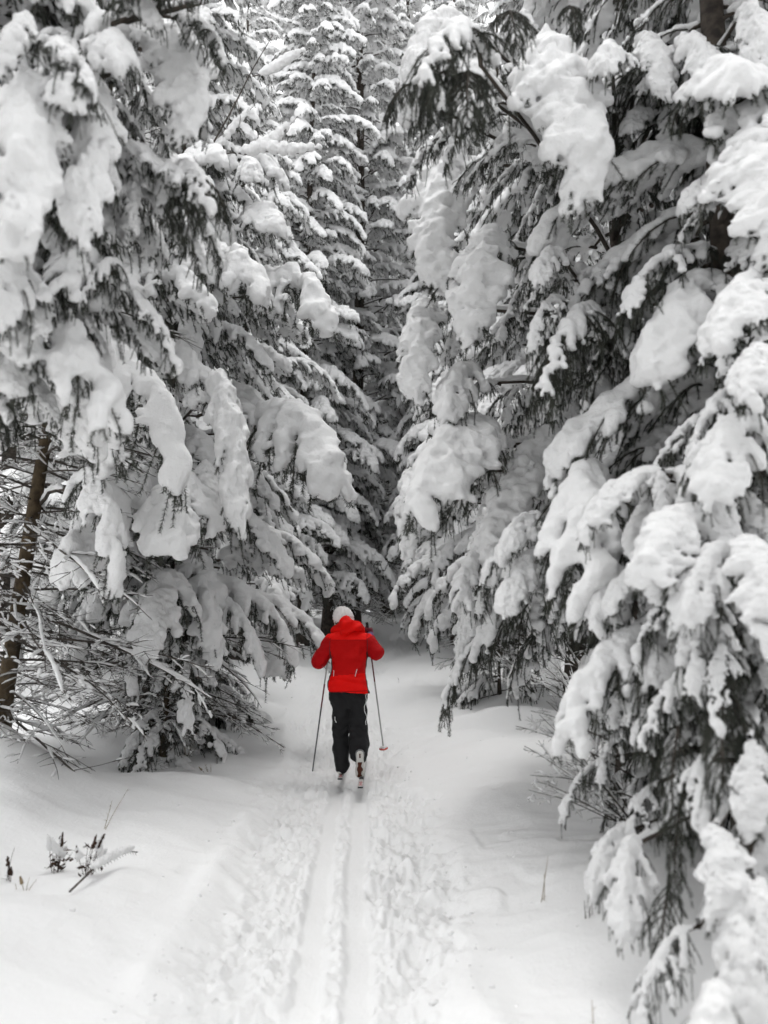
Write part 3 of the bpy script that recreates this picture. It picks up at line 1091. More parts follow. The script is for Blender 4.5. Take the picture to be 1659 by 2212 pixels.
def sdf_build(prims, vox, k, noise=0.0, ncell=.09, seed=1, funcs=(), nstretch=1.0):
    lo = np.min([np.minimum(p[0], p[1]) - max(p[2], p[3]) for p in prims], 0) - .05
    hi = np.max([np.maximum(p[0], p[1]) + max(p[2], p[3]) for p in prims], 0) + .05
    shp = np.ceil((hi - lo) / vox).astype(int) + 1
    ax = [lo[i] + np.arange(shp[i]) * vox for i in range(3)]
    X, Y, Zz = np.meshgrid(*ax, indexing='ij')
    acc = np.zeros(shp)
    best, bi = np.full(shp, 9.0), np.zeros(shp, np.int16)
    for i, (a, b, ra, rb, sq) in enumerate(prims):
        d = b - a
        L2 = (d * d).sum() + 1e-9
        t = np.clip(((X - a[0]) * d[0] + (Y - a[1]) * d[1] + (Zz - a[2]) * d[2]) / L2, 0, 1)
        dist = np.sqrt((X - a[0] - t * d[0]) ** 2 + ((Y - a[1] - t * d[1]) / sq) ** 2 + (Zz - a[2] - t * d[2]) ** 2) - (ra + (rb - ra) * t)
        acc += np.exp(-k * np.clip(dist, -.5, None))
        m = dist < best
        best[m], bi[m] = dist[m], i
    for j, f in enumerate(funcs):
        dist = f(X, Y, Zz)
        acc += np.exp(-k * np.clip(dist, -.5, None))
        m = dist < best
        best[m], bi[m] = dist[m], 100 + j
    F = -np.log(acc + 1e-9) / k
    if noise:
        rg = np.random.default_rng(seed)
        F = F + noise * grid_noise(shp, ncell / vox, rg) + noise * .5 * grid_noise(shp, ncell * .45 / vox, rg)
    F[[0, -1]] = F[:, [0, -1]] = F[:, :, [0, -1]] = .1
    V, Q = surface_nets(F, lo, vox)
    ii = np.clip(np.round((V - lo) / vox).astype(int), 0, shp - 1)
    return V, Q, bi[tuple(ii.T)]


from mathutils.bvhtree import BVHTree

SK = Zp(590, 1960, 8.18)
person_at = Vector((SK[0], 8.2, gz(-.36, 8.2)))
TOP = 8.24                       # the upper body leans forward a little


def dz_(zy):                     # depth of the body axis at a height in the picture
    return np.interp(zy, [240, 480, 1100, 1960], [8.34, 8.27, 8.17, 8.22])


def Zb(zx, zy, dd=0.0):
    return Zp(zx, zy, float(dz_(zy)) + dd)


# torso profile: picture height, left edge, right edge
prof = np.array([[425, 470, 700], [450, 425, 760], [490, 385, 805], [600, 390, 800], [700, 402, 798], [800, 414, 788], [870, 400, 785], [950, 374, 796], [1040, 362, 812], [1075, 360, 816]], float)
pl = np.array([Zb(p[1], p[0]) for p in prof])
pr = np.array([Zb(p[2], p[0]) for p in prof])
_o = np.argsort(pl[:, 2])
TZ, TC, TW = pl[_o, 2], (pl[_o, 0] + pr[_o, 0]) / 2, (pr[_o, 0] - pl[_o, 0]) / 2
TD = np.array([dz_(p[0]) for p in prof])[_o]


def torso(X, Y, Zz):
    zc = np.clip(Zz, TZ[0], TZ[-1])
    c, w, d = np.interp(zc, TZ, TC), np.interp(zc, TZ, TW), np.interp(zc, TZ, TD)
    dep = np.clip(w * .66, .08, .135)
    r = (np.abs((X - c) / w) ** 2.4 + np.abs((Y - d) / dep) ** 2.4) ** (1 / 2.4)
    dist = (r - 1) * dep
    return np.maximum(dist, np.maximum(TZ[0] - Zz, Zz - TZ[-1]) * .9)


SHL, SHR = Zb(405, 515), Zb(785, 515)
ELL, ELR = Zb(262, 735, -.02), Zb(902, 640, -.02)
HNL, HNR = Zp(378, 640, 8.50), Zp(826, 405, 8.46)
WRL, WRR = ELL + (HNL - ELL) * .80, ELR + (HNR - ELR) * .80

# --- the body: one continuous figure
HEAD = Zp(535, 262, 8.36)
HIPL, HIPR = Zb(500, 1130), Zb(690, 1130)
KNL, KNR = Zb(508, 1480, .06), Zb(697, 1450, .02)
ANL, ANR = Zp(503, 1905, 8.22), Zp(705, 1790, 8.13)
TOEL, TOER = Zp(503, 1975, 8.38), Zp(712, 1975, 8.12)


def fingers(hand, axis, up, r):
    """four fingers of different lengths and a thumb closed round a pole that runs along axis"""
    out = []
    ax = nrm(axis)
    f = nrm(up - ax * np.dot(up, ax))       # from the pole towards the palm
    s = np.cross(ax, f)
    for i, ln in enumerate((.9, 1.05, 1.0, .78)):
        o = hand + ax * (.030 - .021 * i)
        p0 = o + f * .030 + s * -.012
        p1 = o + f * .022 + s * .030 * ln
        p2 = o - f * .016 + s * .030 * ln
        p3 = o - f * .022 - s * .006
        for a, b in ((p0, p1), (p1, p2), (p2, p3)):
            out.append(cap(a, b, r, r * .9))
    o = hand + ax * .040
    out.append(cap(o + f * .030 - s * .02, o - s * .026, r * 1.1, r))
    out.append(cap(o - s * .026, o - f * .024 + s * .004 + ax * .012, r, r * .85))
    return out, f, s


POLE_R = (Zp(795, 305, 8.43), Zp(980, 1700, 8.80))
LTIP_D = 8.45
for _ in range(8):
    tp = Zp(195, 1945, LTIP_D)
    LTIP_D += (tp[2] - gz(tp[0], tp[1])) * 2
POLE_L = (Zp(396, 480, 8.50), Zp(195, 1945, LTIP_D))
AXR, AXL = POLE_R[0] - POLE_R[1], POLE_L[0] - POLE_L[1]
HNR = POLE_R[0] + (POLE_R[1] - POLE_R[0]) * .075
HNL = POLE_L[0] + (POLE_L[1] - POLE_L[0]) * .085
WRL, WRR = ELL + (HNL - ELL) * .78, ELR + (HNR - ELR) * .74
fR, fvR, _ = fingers(HNR, AXR, np.array([.8, -.6, 0.]), .0075)
fL, fvL, _ = fingers(HNL, AXL, np.array([-.8, -.6, 0.]), .0075)
PALR, PALL = HNR + fvR * .034, HNL + fvL * .034
fw = np.array([0, 1.0, 0])
up = np.array([0, 0, 1.0])
body = [
    cap(HEAD + up * .03, HEAD - up * .04 + fw * .02, .088, .070), cap(HEAD - up * .05 + fw * .03, HEAD - up * .085 + fw * .055, .055, .035),
    cap(HEAD - up * .01 + fw * .10, HEAD - up * .035 + fw * .118, .010, .014), cap(HEAD - up * .065 + fw * .092, HEAD - up * .068 + fw * .095, .018, .018),
    cap(HEAD + np.array([-.088, 0, -.005]), HEAD + np.array([-.088, 0, -.045]), .016, .010), cap(HEAD + np.array([.088, 0, -.005]), HEAD + np.array([.088, 0, -.045]), .016, .010),
    cap(HEAD - up * .06, Zb(590, 470), .055, .065),
    cap(Zb(470, 520), Zb(720, 520), .085, .085), cap(Zb(595, 520), Zb(595, 1000), .115, .10, .65), cap(Zb(560, 1090), Zb(630, 1090), .09, .09, .7),
    cap(SHL, ELL, .055, .042), cap(ELL, WRL, .042, .028), cap(SHR, ELR, .055, .042), cap(ELR, WRR, .042, .028),
    cap(WRL, PALL, .026, .026), cap(WRR, PALR, .026, .026),
    cap(HIPL, KNL, .085, .058), cap(KNL, ANL, .055, .038), cap(HIPR, KNR, .085, .058), cap(KNR, ANR, .055, .038),
    cap(ANL, TOEL, .030, .020), cap(ANR, TOER, .028, .015)] + fR + fL
V, Q, _ = sdf_build(body, .0075, 130)
person_me = mk_mesh('person', V - np.array(person_at), [(Q, 0)], [M_SKIN])
person = obj('person', person_me)
person.location = person_at
tag(person, 'skier in red jacket, black trousers and white knitted hat, seen from behind on the tracks', 'person')
PW = np.array(person_at)


def part(name, V, polys, mats, parent=person, smooth=True, label=None):
    o = obj(name, mk_mesh(name, np.asarray(V) - PW, polys, mats, smooth), parent)
    if label:
        o['label'] = label
    return o


# --- jacket
jk = [cap(SHL + np.array([.05, 0, .012]), SHL, .078, .080), cap(SHL, ELL, .080, .074), cap(ELL, WRL, .076, .052),
      cap(SHR + np.array([-.05, 0, .012]), SHR, .078, .080), cap(SHR, ELR, .080, .072), cap(ELR, WRR, .074, .048),
      cap(Zb(590, 440), Zb(600, 500), .10, .13, .8), cap(Zb(590, 1000), Zb(590, 1040), .10, .10, .7)]
V, Q, I = sdf_build(jk, .0085, 75, .010, .085, 7, (torso,))
# cloth folds: slanting creases over the back, bunching above the hem
cz = (V[:, 2] - TZ[0]) / (TZ[-1] - TZ[0])
cx = V[:, 0] - np.interp(V[:, 2], TZ, TC)
fold = .009 * np.sin((V[:, 2] * 1.0 - cx * .9) * 34 + 1.3 * np.sin(cx * 22)) * np.exp(-((cz - .52) / .25) ** 2)
fold += .009 * np.sin(V[:, 2] * 95 + 2.0 * np.sin(cx * 14)) * np.exp(-((cz - .2) / .13) ** 2)
back = V[:, 1] < np.interp(V[:, 2], TZ, TD)
V[:, 1] += np.where(back & (I >= 6), fold, 0)
qc = V[Q].mean(1)
qi = I[Q[:, 0]]
rel = (qc[:, 2] - TZ[0]) / (TZ[-1] - TZ[0])
z_yoke, z_hemL, z_hemR = Zb(590, 497)[2], Zb(400, 893)[2], Zb(790, 858)[2]
hemz = z_hemL + (z_hemR - z_hemL) * (qc[:, 0] - TC.mean() + .2) / .4
mi = np.where(qc[:, 2] > z_yoke, 0, np.where(qc[:, 2] < hemz, 0, 1))
arm = np.isin(qi, [1, 2, 4, 5])
mi = np.where(arm, 2, mi)
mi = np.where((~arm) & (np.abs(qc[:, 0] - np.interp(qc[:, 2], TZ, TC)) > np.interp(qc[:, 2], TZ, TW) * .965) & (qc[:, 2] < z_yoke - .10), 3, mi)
polys = [(Q[mi == k], k) for k in range(4)]
jacket = part('jacket', V, polys, [M_RED, M_RED2, M_RED3, M_PIPE])
bvh_j = BVHTree.FromPolygons([tuple(v) for v in V], [tuple(q) for q in Q])


def strip(name, pts, wid, mat, bvh, parent, off=.003, label=None):
    """a narrow raised band that follows the cloth seen from behind"""
    g = Geo()
    out = []
    for p in pts:
        h = bvh.ray_cast(Vector((p[0], p[1] - 1.0, p[2])), Vector((0, 1, 0)))
        if h[0] is not None:
            out.append(np.array(h[0]) + np.array([0, -off, 0]))
    if len(out) < 2:
        return
    g.tube(np.array(out), np.full(len(out), wid), 5)
    o = obj(name, mk_mesh(name, np.concatenate(g.V) - PW, g.P, [mat]), parent)
    if label:
        o['label'] = label


def line(a, b, n=8):
    return [Zb(a[0] + (b[0] - a[0]) * t, a[1] + (b[1] - a[1]) * t) for t in np.linspace(0, 1, n)]


strip('piping', line((436, 828), (433, 895)), .0034, M_WHITE, bvh_j, jacket)
strip('piping', line((690, 815), (670, 895)), .0034, M_WHITE, bvh_j, jacket)
strip('seam', line((372, 497), (808, 497), 24), .0022, M_RED3, bvh_j, jacket)
strip('seam', line((392, 510), (388, 690), 14), .0022, M_PIPE, bvh_j, jacket)
strip('seam', line((806, 500), (803, 660), 14), .0022, M_PIPE, bvh_j, jacket)
strip('hem', line((364, 1068), (812, 1050), 24), .0035, M_RED3, bvh_j, jacket)
# --- hood lying on the shoulders in folds
hd = [cap(Zp(440, 385, 8.30), Zp(560, 412, 8.20), .030, .040), cap(Zp(560, 412, 8.20), Zp(690, 370, 8.23), .040, .036), cap(Zp(690, 370, 8.23), Zp(728, 340, 8.32), .034, .022),
      cap(Zp(560, 300, 8.24), Zp(600, 335, 8.22), .062, .060, .8), cap(Zp(575, 262, 8.27), Zp(560, 330, 8.22), .030, .06, .8), cap(Zp(480, 350, 8.28), Zp(560, 330, 8.22), .030, .045),
      cap(Zp(620, 330, 8.22), Zp(700, 325, 8.29), .045, .030), cap(Zp(470, 400, 8.36), Zp(700, 400, 8.36), .07, .07)]
V, Q, I = sdf_build(hd, .007, 110, .008, .06, 12)
hx, hz = V[:, 0] - V[:, 0].mean(), V[:, 2] - V[:, 2].mean()
V[:, 1] += .010 * np.sin((hz * 1.0 - hx * .55) * 62 + .7) * (V[:, 1] < 8.30)
hood = part('hood', V, [(Q, 0)], [M_RED])
# --- trousers
tr = [cap(Zb(495, 1060), Zb(685, 1060), .112, .112, .85), cap(Zb(497, 1150), Zb(695, 1150), .098, .098, .9), cap(HIPL, Zb(508, 1330, .02), .096, .080), cap(Zb(505, 1330, .02), KNL, .086, .079), cap(KNL, Zp(512, 1700, 8.24), .080, .084),
      cap(Zp(512, 1700, 8.24), Zp(520, 1870, 8.22), .084, .072), cap(Zp(520, 1870, 8.22), Zp(507, 1925, 8.22), .068, .050),
      cap(HIPR, Zb(697, 1330), .098, .086), cap(Zb(697, 1330), KNR, .086, .088), cap(KNR, Zp(708, 1650, 8.16), .092, .098), cap(Zp(708, 1650, 8.16), Zp(712, 1770, 8.16), .098, .085)]
V, Q, I = sdf_build(tr, .0085, 95, .011, .075, 17)
tz = V[:, 2]
V[:, 1] += .008 * np.sin(tz * 70 + 3 * np.sin(V[:, 0] * 25)) * np.exp(-((tz - KNL[2]) / .12) ** 2) + .006 * np.sin((tz + V[:, 0]) * 60) * np.exp(-((tz - .85) / .1) ** 2)
trousers = part('trousers', V, [(Q, 0)], [M_BLACK])
bvh_t = BVHTree.FromPolygons([tuple(v) for v in V], [tuple(q) for q in Q])
for a, b in (((797, 1075), (812, 1180)), ((812, 1180), (800, 1330)), ((800, 1330), (786, 1430)), ((427, 1340), (430, 1405))):
    for sft in (0,):
        pts = []
        for t in np.linspace(0, 1, 10):
            q = Zb(a[0] + (b[0] - a[0]) * t, a[1] + (b[1] - a[1]) * t)
            sgn = 1 if a[0] > 600 else -1
            h = bvh_t.ray_cast(Vector((q[0] + sgn * .4, q[1] - .05, q[2])), Vector((-sgn, 0, 0)))
            if h[0] is not None:
                pts.append(np.array(h[0]))
        if len(pts) > 1:
            g = Geo()
            g.tube(np.array(pts), np.full(len(pts), .0050), 6)
            obj('stripe', mk_mesh('stripe', np.concatenate(g.V) - PW, g.P, [M_WHITE]), trousers)
# --- knitted hat: twisted cable ribs
nv, nu = 40, 96
g = Geo()
th = np.linspace(0, 2 * math.pi, nu, endpoint=False)
ph = np.linspace(.02, math.pi * .66, nv)
T, F_ = np.meshgrid(th, ph)
rib = .0085 * np.abs(np.sin(T * 8 + F_ * 2.4)) + .0050 * np.sin(T * 16 + F_ * 26) * np.abs(np.sin(T * 8 + F_ * 2.4))
rr = 1 + rib / .1
hatc = HEAD + up * .012
HV = np.stack([hatc[0] + .103 * rr * np.sin(F_) * np.cos(T), hatc[1] + .112 * rr * np.sin(F_) * np.sin(T), hatc[2] + .108 * rr * np.cos(F_)], -1)
HV[:, :, 0] += -.10 * (HV[:, :, 2] - hatc[2])
i = np.arange(nv - 1)[:, None] * nu
j = np.arange(nu)[None, :]
HQ = np.stack([i + j, i + nu + j, i + nu + (j + 1) % nu, i + (j + 1) % nu], -1).reshape(-1, 4)
g.add(HV.reshape(-1, 3), HQ)
tp = np.array([HV[0].mean(0)])
capV = np.concatenate([HV[0], tp])
g.add(capV, np.stack([np.arange(nu), (np.arange(nu) + 1) % nu, np.full(nu, nu)], 1))
hat = part('hat', np.concatenate(g.V), g.P, [M_KNIT])
# hair at the nape under the hat
V, Q, _ = sdf_build([cap(HEAD - up * .03 - fw * .01, HEAD - up * .085, .088, .066)], .009, 80, .006, .03, 3)
part('hair', V, [(Q, 0)], [M_HAIR])
# --- gloves with closed fingers
for hn, ax_, fv, pal, wr in ((HNR, AXR, np.array([.8, -.6, 0.]), PALR, WRR), (HNL, AXL, np.array([-.8, -.6, 0.]), PALL, WRL)):
    fg, fv2, s2 = fingers(hn, ax_, fv, .0125)
    a_ = nrm(ax_)
    pm = [cap(pal + a_ * .024, pal - a_ * .03, .026, .026), cap(pal, pal + (wr - pal) * .5, .027, .030)]
    V, Q, _ = sdf_build(fg + pm, .005, 220)
    gl = part('glove', V, [(Q, 0)], [M_GLOVE])
    V, Q, _ = sdf_build([cap(pal + (wr - pal) * .45, wr + (wr - pal) * .15, .036, .042)], .006, 120, .003, .03, 5)
    obj('cuff', mk_mesh('cuff', V - PW, [(Q, 0)], [M_CUFF]), gl)


# --- boots
def boot(toe, heel, nsole, parent, wide=1.0):
    """sole outline runs from the toe to the heel; nsole points out of the sole"""
    u = nrm(heel - toe)
    n = nrm(nsole - u * np.dot(nsole, u))
    w = np.cross(u, n)
    L = np.linalg.norm(heel - toe)
    t = np.linspace(0, 1, 26)
    hw = np.interp(t, [0, .03, .10, .25, .36, .5, .66, .82, .93, .98, 1], [.010, .026, .040, .049, .048, .040, .034, .036, .033, .022, .008]) * wide
    cen = np.interp(t, [0, .3, .6, 1], [-.004, .003, .004, 0])
    g = Geo()

    def plate(off0, off1, k, t0, t1, mi):
        m = (t >= t0) & (t <= t1)
        tt, h, c = t[m], hw[m] * k, cen[m]
        ring = np.concatenate([np.stack([tt * L, c + h], 1), np.stack([tt * L, c - h], 1)[::-1]])
        N = len(ring)
        lo_ = toe + ring[:, :1] * u + ring[:, 1:] * w + n * off0
        hi_ = toe + ring[:, :1] * u + ring[:, 1:] * w * .97 + n * off1
        half = N // 2
        idx = np.arange(half - 1)
        g.add(np.concatenate([lo_, hi_]), np.concatenate([np.stack([np.arange(N), (np.arange(N) + 1) % N, N + (np.arange(N) + 1) % N, N + np.arange(N)], 1),
              np.stack([N + idx, N + idx + 1, N + N - 2 - idx, N + N - 1 - idx], 1)]), mi)
    plate(-.016, 0, 1.0, 0, 1, 0)
    so = part('sole', np.concatenate(g.V), g.P, [M_SOLEW], parent, False)
    g = Geo()
    plate(-.006, .004, .62, .02, .62, 0)
    so2 = obj('tread', mk_mesh('tread', np.concatenate(g.V) - PW, g.P, [M_SOLEB], False), so)
    g = Geo()
    plate(-.004, .0035, .20, .76, .93, 0)
    obj('tread', mk_mesh('tread', np.concatenate(g.V) - PW, g.P, [M_SOLEB], False), so)
    for sd in (-1, 1):                      # pale lobes that bite into the brown centre
        for tm in (.17, .47):
            a0 = toe + u * L * (tm - .09) + w * sd * .030 + n * .004
            a1 = toe + u * L * (tm + .0) + w * sd * .022 + n * .006
            a2 = toe + u * L * (tm + .12) + w * sd * .026 + n * .004
            g = Geo()
            g.tube(np.array([a0, a1, a2]), np.array([.003, .0065, .003]), 6)
            obj('tread', mk_mesh('tread', np.concatenate(g.V) - PW, g.P, [M_SOLEW]), so)
    up_ = -n
    pr_ = [cap(toe + u * .045 + up_ * .036, toe + u * .13 + up_ * .046, .030 * wide, .037 * wide), cap(toe + u * .13 + up_ * .046, heel - u * .05 + up_ * .055, .037, .040),
           cap(heel - u * .05 + up_ * .055, heel - u * .055 + up_ * .13, .040, .044)]
    V, Q, _ = sdf_build(pr_, .007, 120)
    V = V + np.maximum(0, ((V - toe) @ n) + .010)[:, None] * -n
    part('shell', V, [(Q, 0)], [M_BOOT], so)


GR = gz(-.24, 8.05)
toeR = Zp(716, 2028, 8.06)
a75 = R(76)
boot(toeR, toeR + np.array([.004, -math.cos(a75), math.sin(a75)]) * .272, np.array([0, -math.sin(a75), -math.cos(a75)]), person)
toeL, heelL = Zp(500, 1998, 8.44), Zp(505, 1990, 8.17)
toeL[2] = heelL[2] = heelL[2] + .012
boot(toeL, heelL, np.array([0, 0, -1.0]), person)


# --- skis
def ski(x, tail, length, z, label, toe_y):
    root = obj('ski', None)
    root.location = (x, tail, z)
    tag(root, label, 'ski', 'cross country skis')
    ys = np.concatenate([np.linspace(0, length - .25, 14), np.linspace(length - .22, length, 10)])
    v = np.clip((ys - (length - .25)) / .25, 0, 1)
    zz = np.maximum(0.085 * ys, 0) * 0 + .11 * v ** 2
    wd = np.where(v > .6, .024 * (1 - ((v - .6) / .4) ** 2 * .8), .024)
    slope = np.array([gz(x, tail + q) - z for q in np.minimum(ys, length)]) * 0
    rows = []
    for q, w_, z_, s_ in zip(ys, wd, zz, slope):
        rows += [[-w_, q, z_ + s_], [w_, q, z_ + s_], [w_, q, z_ + s_ + .014], [-w_, q, z_ + s_ + .014]]
    rows = np.array(rows)
    n = len(ys)
    i = np.arange(n - 1)[:, None] * 4
    k = np.arange(4)[None, :]
    q4 = np.stack([i + k, i + (k + 1) % 4, i + 4 + (k + 1) % 4, i + 4 + k], -1).reshape(-1, 4)
    g = Geo()
    g.add(rows, np.concatenate([q4, [[3, 2, 1, 0]], [[4 * n - 4, 4 * n - 3, 4 * n - 2, 4 * n - 1]]]))
    obj('base', g.mesh('base', [M_SKIEDGE], False), root)
    g = Geo()
    rows2 = []
    for q, w_, z_ in zip(ys, wd, zz):
        rows2 += [[-w_ * .94, q + .002, z_ + .0145], [w_ * .94, q + .002, z_ + .0145], [w_ * .9, q + .002, z_ + .018], [-w_ * .9, q + .002, z_ + .018]]
    g.add(np.array(rows2), np.concatenate([q4, [[3, 2, 1, 0]]]))
    obj('top_sheet', g.mesh('top_sheet', [M_SKI], False), root)
    for yy, hw in ((.05, .018), (.12, .012), (.19, .018)):
        g = Geo()
        b = np.array([[-hw, yy, .0183], [hw, yy, .0183], [hw * .4, yy + .03, .0183], [-hw * .4, yy + .03, .0183]])
        g.add(np.concatenate([b, b + [0, 0, .002]]), np.array([[4, 5, 6, 7], [0, 1, 5, 4], [1, 2, 6, 5], [2, 3, 7, 6], [3, 0, 4, 7]]))
        obj('print', g.mesh('print', [M_SKIRED], False), root)
    g = Geo()
    yb = toe_y - tail
    b = np.array([[-.022, yb - .06, .018], [.022, yb - .06, .018], [.022, yb + .03, .018], [-.022, yb + .03, .018]])
    tpv = b * [.8, 1, 1] + [0, 0, .018]
    g.add(np.concatenate([b, tpv]), np.array([[4, 5, 6, 7], [0, 1, 5, 4], [1, 2, 6, 5], [2, 3, 7, 6], [3, 0, 4, 7]]))
    obj('binding', g.mesh('binding', [M_SKIEDGE], False), root)
    return root


zl, zr = Zp(498, 2045, 8.02), Zp(722, 2140, 7.64)
ski(zl[0], 8.02, 1.85, zl[2], 'left ski under the flat left boot, its tail ending further ahead', 8.44)
ski(zr[0], 7.64, 1.85, zr[2], 'right ski under the raised right boot, its tail reaching closest', 8.06)


# --- poles
def pole(top, tip, label, bands, basket):
    top, tip = np.array(top), np.array(tip)
    root = obj('ski_pole', None)
    root.location = Vector(tip)
    tag(root, label, 'ski pole', 'ski poles')

    def seg(name, t0, t1, r0, r1, mat, parent=root, k=10):
        g = Geo()
        pts = [top + (tip - top) * t - tip for t in np.linspace(t0, t1, 4)]
        V, Q = tube(pts, np.linspace(r0, r1, 4), k)
        g.add(V, np.concatenate([Q]))
        for e, fl in ((0, 1), (len(V) - k, 0)):
            c = np.arange(k)[::-1] if fl else np.arange(k)
            g.P.append(((c + e)[None, :], 0))
        return obj(name, g.mesh(name, [mat]), parent)
    gp = seg('grip', 0, .115, .015, .013, M_GRIP)
    for t0, t1, m in bands:
        seg('shaft', t0, t1, .0088, .0080, m)
    d = nrm(tip - top)
    g = Geo()
    pts = [top * .0 + (top + (tip - top) * .01 - tip) + o for o in (np.array([0, 0, 0]), np.array([.012, -.02, -.05]), np.array([.016, -.025, -.11]), np.array([.004, -.01, -.13]))]
    g.tube(np.array(pts), np.full(4, .005), 5)
    obj('strap', g.mesh('strap', [M_GRIP]), root)
    if basket:
        a = nrm(np.cross(d, [0, 1.0, 0]))
        b = np.cross(d, a)
        g = Geo()
        th_ = np.linspace(0, 2 * math.pi, 24, endpoint=False)
        c = (top + (tip - top) * .965) - tip
        prof_ = [(.009, -.020), (.020, -.010), (.040, 0), (.048, .006), (.049, .011), (.044, .012), (.012, .004)]
        rings = [c + (a * np.cos(x_) + b * np.sin(x_)) * r_ + d * z_ for r_, z_ in prof_ for x_ in th_]
        n_ = 24
        i_ = np.arange(len(prof_) - 1)[:, None] * n_
        j_ = np.arange(n_)[None, :]
        g.add(np.array(rings), np.stack([i_ + j_, i_ + (j_ + 1) % n_, i_ + n_ + (j_ + 1) % n_, i_ + n_ + j_], -1).reshape(-1, 4))
        obj('basket', g.mesh('basket', [M_BASKET]), root)
        rng_ = np.random.default_rng(4)
        V, Q, _ = sdf_build([cap(c + a * x1 + b * y1 - d * .004, c + a * x1 + b * y1 - d * .006, .016, .014) for x1, y1 in ((-.025, 0), (0, .02), (.024, 0), (0, -.022))], .006, 120, .006, .02, 6)
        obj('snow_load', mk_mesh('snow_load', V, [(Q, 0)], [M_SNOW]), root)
        seg('tip', .972, 1.0, .006, .002, M_SILVER)
    return root


pole(POLE_R[0], POLE_R[1] + nrm(POLE_R[1] - POLE_R[0]) * .04, 'right ski pole lifted clear of the snow, red basket showing at its foot', [(.115, .45, M_REDSHAFT), (.45, .97, M_SILVER)], True)
pole(POLE_L[0], POLE_L[1] + nrm(POLE_L[1] - POLE_L[0]) * .05, 'left ski pole stuck in the snow beside the track, no basket showing', [(.115, .33, M_SILVER), (.33, .50, M_REDSHAFT), (.50, 1.0, M_DKSHAFT)], False)

# ------------------------------------------------------------------ small plants, twigs and crumbs of snow
def weed(name, label, px, py, h, n, seed, mat, spread=.35, heads=0, leafy=False, snow=False, lean=0.0, cat='plant'):
    rng = np.random.default_rng(seed)
    at = ground_hit(px, py)
    root = obj(name, None)
    root.location = at
    tag(root, label, cat)
    for k in range(n):
        d = nrm(np.array([rng.normal(lean, spread), rng.normal(0, spread), 1.0]))
        q = grow(np.array([rng.normal(0, .012), rng.normal(0, .012), -.06]), d, h * rng.uniform(.6, 1.1), 8, rng.uniform(0, .5), rng, .25)
        g = Geo()
        g.tube(q, np.linspace(.0028, .0010, 8), 4)
        for j in range(2, 7):
            if rng.random() < (.8 if leafy else .3):
                w = grow(q[j], np.array([rng.normal(0, .8), rng.normal(0, .8), .5]), h * .14 * rng.uniform(.5, 1.3), 4, .6, rng, .3)
                g.tube(w, np.linspace(.0014, .0007, 4), 3)
                if leafy:
                    c, e = w[-1], rng.uniform(.012, .028)
                    a, b = nrm(rng.normal(size=3)) * e, nrm(rng.normal(size=3)) * e * .6
                    g.add(np.array([c - a, c - b, c + a, c + b]), np.array([[0, 1, 2, 3]]))
        st = obj('stem', g.mesh('stem', [mat], False), root)
        if k < heads:
            V, Q, _ = sdf_build([cap(q[-1] - (q[-1] - q[-3]) * .9, q[-1], .010, .005)], .004, 300, .004, .012, seed + k)
            obj('seed_head', mk_mesh('seed_head', V, [(Q, 0)], [mat]), root)
        if snow and rng.random() < .3:
            c = q[5]
            V, Q, _ = sdf_build([cap(c, c + (q[6] - q[4]) * .8, .016, .011), cap(c + np.array([.01, 0, .01]), c + np.array([0, .01, .02]), .014, .011)], .006, 140, .006, .02, seed + k + 40)
            obj('snow_load', mk_mesh('snow_load', V, [(Q, 0)], [M_SNOW]), st)
    return root


weed('dead_weed', 'dark withered weed clump midway between the spike at the edge and the fallen twig', 122, 1885, .27, 9, 1, M_LEAF, .13, 3, True, True)
weed('dead_weed', 'dark withered weed with upright seed heads, rising right behind the fallen twig', 190, 1890, .34, 7, 2, M_LEAF, .17, 4, True, True, .12)
weed('dead_weed', 'dark dead weed spike standing at the left edge of the snow', 22, 1905, .22, 4, 3, M_LEAF, .08, 3, False, False)
weed('dead_weed', 'small pale dead weed just right of the dark spike at the left edge', 48, 1925, .15, 4, 4, M_STRAW, .30, 1)
weed('grass_stalk', 'tall bent straw stalk rising above the withered weeds at left', 222, 1790, .42, 2, 5, M_STRAW, .07, 0, False, False, .30, 'grass stalk')
weed('grass_stalk', 'flat tuft of straw poking from the snow lowest at the left', 55, 1985, .08, 6, 6, M_STRAW, .8, 0, False, False, 0, 'grass stalk')
weed('grass_stalk', 'dry straw blades bending beside the bushy spruce left of the trail', 400, 1640, .34, 6, 7, M_STRAW, .35, 0, False, False, .3, 'grass stalk')
weed('grass_stalk', 'thin straw sprigs on the bank between the bushy spruce and the skier', 455, 1668, .16, 4, 8, M_STRAW, .45, 1, False, False, .1, 'grass stalk')
weed('grass_stalk', 'thin leaning straw stalk on the right bank below the bare shrub', 1172, 1950, .30, 2, 9, M_STRAW, .10, 0, False, False, .3, 'grass stalk')
weed('grass_stalk', 'single upright straw stalk at the bottom right of the snow', 1288, 2215, .17, 1, 10, M_STRAW, .04, 0, False, False, 0, 'grass stalk')
weed('grass_stalk', 'short dark stalks in the snow under the big right spruce', 1265, 1985, .16, 4, 11, M_LEAF, .25, 0, False, False, 0, 'grass stalk')
weed('grass_stalk', 'thin dark sprig in the snow right of the skier', 862, 1475, .20, 2, 12, M_LEAF, .15, 0, False, False, -.1, 'grass stalk')

